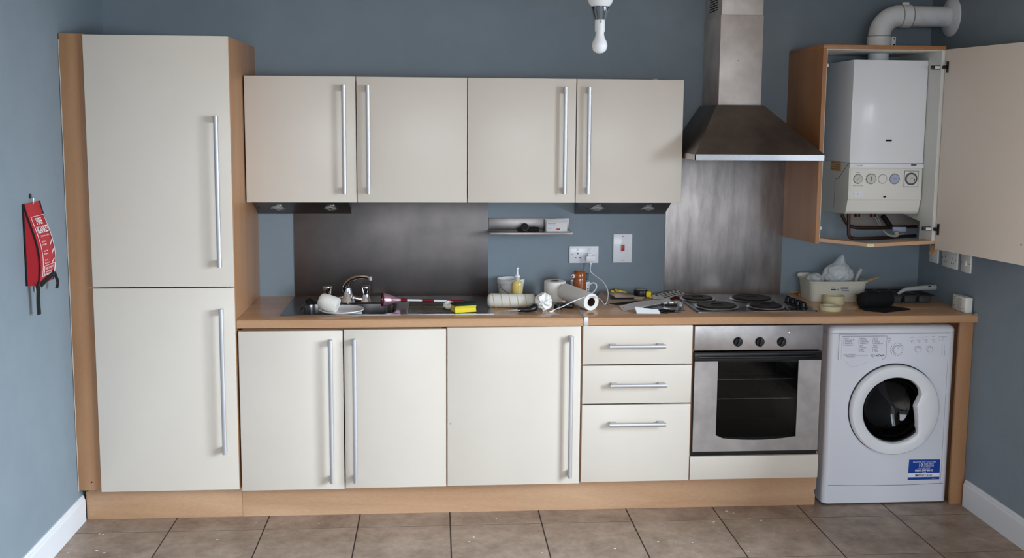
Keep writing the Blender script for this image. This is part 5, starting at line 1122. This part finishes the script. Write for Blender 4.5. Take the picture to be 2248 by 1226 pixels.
# raised lips at the two ends
for sx0, sx1 in ((x0-.012, x0+.055), (x1-.075, x1-.0)):
    b = MB(); z_ = Z0+hT2; b.poly_prism([Vector((sx0, ty1+.010, z_-.004)), Vector((sx1+.012, ty1+.010, z_-.004)), Vector((sx1, ty1+.010, z_+.012)), Vector((sx1-.01, ty1+.010, z_+.016)), Vector((sx0+.008, ty1+.010, z_+.016)), Vector((sx0, ty1+.010, z_+.010))], (0, .003, 0)); b.build('raised_lip', 'tub_cream', t)
yl = ty0-.0085
for (u0, u1, v, h2, m_) in ((1825, 1832, 630.5, .004, 'print_grey'), (1824.5, 1835, 636.5, .006, 'print_dark'), (1846, 1862.5, 633.5, .009, 'print_grey'), (1848, 1864, 639, .003, 'print_grey'), (1838, 1842, 636, .005, 'print_grey')):
    a = at(u0, v, Y=yl); c = at(u1, v, Y=yl); MB().box(a.x, c.x, yl-.0006, yl+.004, a.z-h2/2, a.z+h2/2).build('label_print', m_, t)
c = at(1828, 655, Y=ty0-.004); 
# milky bag bulging out of the tub
from mathutils import noise as nz_
b = MB(); bmesh.ops.create_icosphere(b.bm, subdivisions=5, radius=1); random.seed(4)
cB = at(1841, 605, Y=(ty0+ty1)/2); kx = .00222
dirs = [Vector((random.gauss(0, 1), random.gauss(0, 1), random.gauss(0, 1))).normalized() for _ in range(14)]
for v in b.bm.verts:
    n = v.co.normalized(); x, y, z = n
    k1_ = 1-.10*max(0, max(n.dot(d)-.75 for d in dirs))*4-.16*abs(nz_.noise(n*2.4))-.04*abs(nz_.noise(n*7))
    w2 = 38*kx*k1_*(1-.12*max(0, z)); 
    v.co = Vector((cB.x+x*w2, cB.y+y*.055*k1_, cB.z+z*(22 if z < 0 else 34)*kx*k1_))
    if z > .80: s_ = (z-.80)/.20; v.co.z += s_**1.5*.036; v.co.x = cB.x+(v.co.x-cB.x)*(1-.3*s_)+.012*s_
tag(b.build('plastic_bag', 'milky', sharp=50), 'milky translucent plastic bag stuffed in the cream tub', 'bag')
b = MB(); yb_ = (ty0+ty1)/2-.02; b.tube([at(1874, 640, Y=yb_), at(1877, 621, Y=yb_), at(1881, 609, Y=yb_), at(1886, 599, Y=yb_), at(1891, 591, Y=yb_)], .006, 10, rs=[.007, .007, .009, .011, .010]); tag(b.build('brush_handle', 'grey_plastic', sharp=60), 'pale grey tool handle sticking up from the cream tub', 'tool handle')
b = MB(); b.tube([at(1880, 630, Y=yb_+.01), at(1900, 619, Y=yb_+.01), at(1918, 613, Y=yb_+.01), at(1932, 608.5, Y=yb_+.01)], .005, 10, rs=[.008, .008, .006, .003]); tag(b.build('wooden_stick', 'stick_wood', sharp=60), 'pointed pale wooden stick leaning out over the tub right end', 'stick')
# small crumpled bag at the left end of the tub
o = crumple('plastic_wrap', (x0+.05, (ty0+ty1)/2+.02, Z0+hT2-.045), .042, 'milky', 8, .8, 4, .35); tag(o, 'crumpled plastic wrap in the left end of the cream tub', 'bag')
# masking tapes
for (pxa, pxb, pyt, pyb, lab) in ((1806, 1853, 648, 670.5, 'wide cream masking tape roll, the taller one by the cream tub'), (1799, 1847, 670.5, 685.5, 'narrow cream masking tape roll, the front one by the hob')):
    c = at((pxa+pxb)/2, pyb, Z=Z0); k2 = (c-CAM).dot(CF)/F; r = (pxb-pxa)/2*k2; cyy = c.y+r; cxx = at((pxa+pxb)/2, pyb-5, Y=cyy).x
    hh_ = at(pxa+5, pyt+1, Y=cyy).z-Z0
    t = thing('masking_tape', lab, 'tape', (cxx, cyy, Z0))
    b = MB(); b.lathe([(r*.78, 0), (r, 0), (r, hh_), (r*.78, hh_), (r*.78, 0)], 44, Matrix.Translation((cxx, cyy, Z0))); b.build('tape', 'tape_cream', t)
    b = MB(); b.lathe([(r*.74, .0004), (r*.778, .0004), (r*.778, hh_+.0006), (r*.74, hh_+.0006), (r*.74, .0004)], 44, Matrix.Translation((cxx, cyy, Z0))); b.build('core', 'tape_side', t)
# black rolled fabric with a flap
A = at(1888, 664, Y=-.43); B = at(1957, 664, Y=-.40); rB = .036; A.z = B.z = Z0+rB+.001; A.y = -.42; B.y = -.385
t = thing('black_cloth_roll', 'black cloth roll with flat pointed flap on the right worktop', 'cloth', ((A.x+B.x)/2, -.42, Z0))
b = MB(); q = (B-A).to_track_quat('Z', 'Y').to_matrix().to_4x4(); q.translation = A; L = (B-A).length
b.lathe([(0, .004), (rB-.014, 0), (rB-.003, .008), (rB, .02), (rB, L-.01), (rB-.004, L), (0, L)], 36, q); b.build('roll', 'black_fabric', t)
sheet('flap', [(1884, 676, Z0+.003), (1900, 682.5, Z0+.002), (1942, 686.5, Z0+.002), (1999, 679.8, Z0+.003), (1999, 678, Z0+.003), (1957, 672, Z0+.003), (1930, 670, Z0+.003)], 'black_fabric', .0015, t)
# black compartment tray (seed tray)
yt0 = at(1990, 666.5, Z=Z0).y; yt1 = yt0+.19; xa = at(1972, 650, Y=yt0).x; xb_ = at(2049, 650, Y=yt0).x; xl = xa-.19; ztr = at(2010, 648.5, Y=yt0).z
ztr = max(ztr, Z0+.03)
t = thing('compartment_tray', 'dark grey plastic tray with moulded cups in the worktop corner', 'tray', ((xl+xb_)/2, (yt0+yt1)/2, Z0))
b = MB(); nxx, nyy = 5, 3; X0_, X1_ = xl, xb_; dxc = (X1_-X0_)/nxx; dyc = (yt1-yt0)/nyy
rim = MB(); 
for i in range(nxx+1): rim.box(X0_+i*dxc-.005, X0_+i*dxc+.005, yt0-.006, yt1+.006, ztr-.002, ztr)
for j in range(nyy+1): rim.box(X0_-.006, X1_+.006, yt0+j*dyc-.005, yt0+j*dyc+.005, ztr-.0025, ztr-.0003)
rim.build('rim_grid', 'dark_steel', t)
for i in range(nxx):
    for j in range(nyy):
        cx0, cx1, cy0, cy1 = X0_+i*dxc+.004, X0_+(i+1)*dxc-.004, yt0+j*dyc+.003, yt0+(j+1)*dyc-.003
        b = MB(); loft(b, [[Vector((x, y, z)) for x, y in rrect(cx0+s_, cx1-s_, cy0+s_, cy1-s_, .006, 3)] for s_, z in ((0, ztr-.002), (.007, Z0+.002), (.010, Z0))], False, True); b.build('cup', 'cup_grey', t, solid=.0008)
# pale handle lying on the tray
b = MB(); yh = yt0+.03; pth = sm([at(1971, 646, Y=yh), at(1984, 637.5, Y=yh), at(1997, 635, Y=yh), at(2025, 632.5, Y=yh), at(2053, 631, Y=yh+.01)], 5); n_p = len(pth)
t = thing('paint_roller', 'pale grey curved roller handle resting on the dark tray', 'paint roller', tuple(pth[0])); b.tube(pth, .01, 14, rs=[.007+.0065*min(1, i/n_p*1.2) for i in range(n_p)]); b.build('grip', 'grey_plastic', t, sharp=60)
e = at(2041, 629.2, Y=yh-.010); MB().box(e.x-.006, e.x+.006, yh-.0115, yh-.006, e.z-.002, e.z+.002).build('hang_hole', 'black_matt', t)
# plug-in timer on the wall end of worktop
zt0 = Z0+.003; t = thing('plug_timer', 'ivory plug-in timer box at the right end of the worktop', 'timer', (3.90, -.45, Z0))
tx0 = RX-.045; ty0_, ty1_ = -.572, -.452
MB().box(tx0, RX-.008, ty0_, ty1_, Z0, Z0+.072, bev=.006).build('timer_body', 'white_ivory', t)
q = Matrix.Translation((tx0, -.527, Z0+.036)) @ Matrix.Rotation(-PI/2, 4, 'Y'); b = MB(); b.lathe([(.026, 0), (.026, .002), (.024, .004), (.020, .0045), (0, .005)], 32, q); dl = b.build('timer_dial', 'dial_face', t)
b = MB(); b.tube([q @ Vector((.0265*math.cos(a_), .0265*math.sin(a_), .001)) for a_ in [2*PI*k/36 for k in range(37)]], .0012, 5, cap=False); b.build('dial_outline', 'light_grey_line', t)
b = MB(); 
for z in (.060, .052, .020): b.box(tx0-.0006, tx0+.0005, -.480, -.465, Z0+z, Z0+z+.0035)
b.build('label_print', 'print_grey', t)
MB().box(RX-.0082, RX-.001, -.54, -.49, Z0+.02, Z0+.05).build('plug_back', 'white_ivory', t)
# loose sticks behind the hob's right corner
t = at(1713, 641, Z=Z0+.006); u = at(1776, 643, Z=Z0+.006)
b = MB(); b.cyl(t, u, .0055, seg=10); tag(b.build('dowel', 'stick_wood'), 'thin wooden dowel lying behind the hob, beside the cream tub', 'stick')
b = MB(); b.cyl(at(1753, 647, Z=Z0+.006), at(1778, 648.5, Z=Z0+.006), .0055, seg=10); tag(b.build('dowel', 'stick_wood'), 'short stub of wooden dowel touching the cream tub', 'stick')
# ================================================================ ON THE FLOOR
o = crumple('moss_scrap', (LX+.022, -.548, .128), .013, 'green_bit', 3, .8); tag(o, 'green scrap tucked at the top of the left skirting by the plinth', 'scrap')
c = at(1241, 1118, Z=0); b = MB(); b.tube(sm([c+Vector((-.012, 0, .004)), c+Vector((0, -.006, .010)), c+Vector((.012, .002, .004))]), .004, 6); tag(b.build('yellow_peel', 'gold_bit'), 'small yellow scrap on the floor against the long plinth', 'scrap')
b = MB(); random.seed(12)
spots = [(150, 1215), (700, 1150), (1068, 1118), (1040, 1180), (1190, 1215), (1445, 1190), (1483, 1191), (1520, 1192), (1566, 1147), (1568, 1146), (1610, 1127), (1645, 1138), (1669, 1144), (1672, 1143), (1595, 1123), (1751, 1165), (1643, 1212), (1090, 1140), (562, 1149), (218, 1173), (226, 1174), (476, 1186), (480, 1186), (212, 1210), (228, 1215), (1030, 1190), (1350, 1205)]
for px, py in spots:
    c = at(px, py, Z=.0003); r = random.uniform(.0018, .0045); bm2 = b.lathe([(r, 0), (r*.8, .0006), (0, .0009)], 7, Matrix.Translation(c) @ Matrix.Diagonal((random.uniform(.8, 2), 1, 1, 1)))
tag(b.build('paint_specks', 'sticker_white'), 'scatter of dried white paint specks on the floor tiles', 'paint specks', kind='stuff')

# repeats of one kind carry a common group
GROUPS = {'wall_cabinet': 'wall cabinets over the worktop', 'base_cabinet': 'base cabinets below the worktop', 'plinth': 'plinth boards along the floor', 'worktop': 'worktops along the back wall',
          'splashback': 'steel splashbacks', 'cabinet_light': 'wedge lights under the wall cabinets', 'masking_tape': 'masking tape rolls by the cream tub', 'dowel': 'wooden dowels behind the hob',
          'double_socket': 'white double sockets', 'sandpaper_sheet': 'sandpaper sheets on the worktop', 'roller_sleeve': 'white paint roller sleeves', 'tissue': 'crumpled tissues on the worktop'}
for o in sc.objects:
    if o.parent is None and o.name.split('.')[0] in GROUPS: o['group'] = GROUPS[o.name.split('.')[0]]
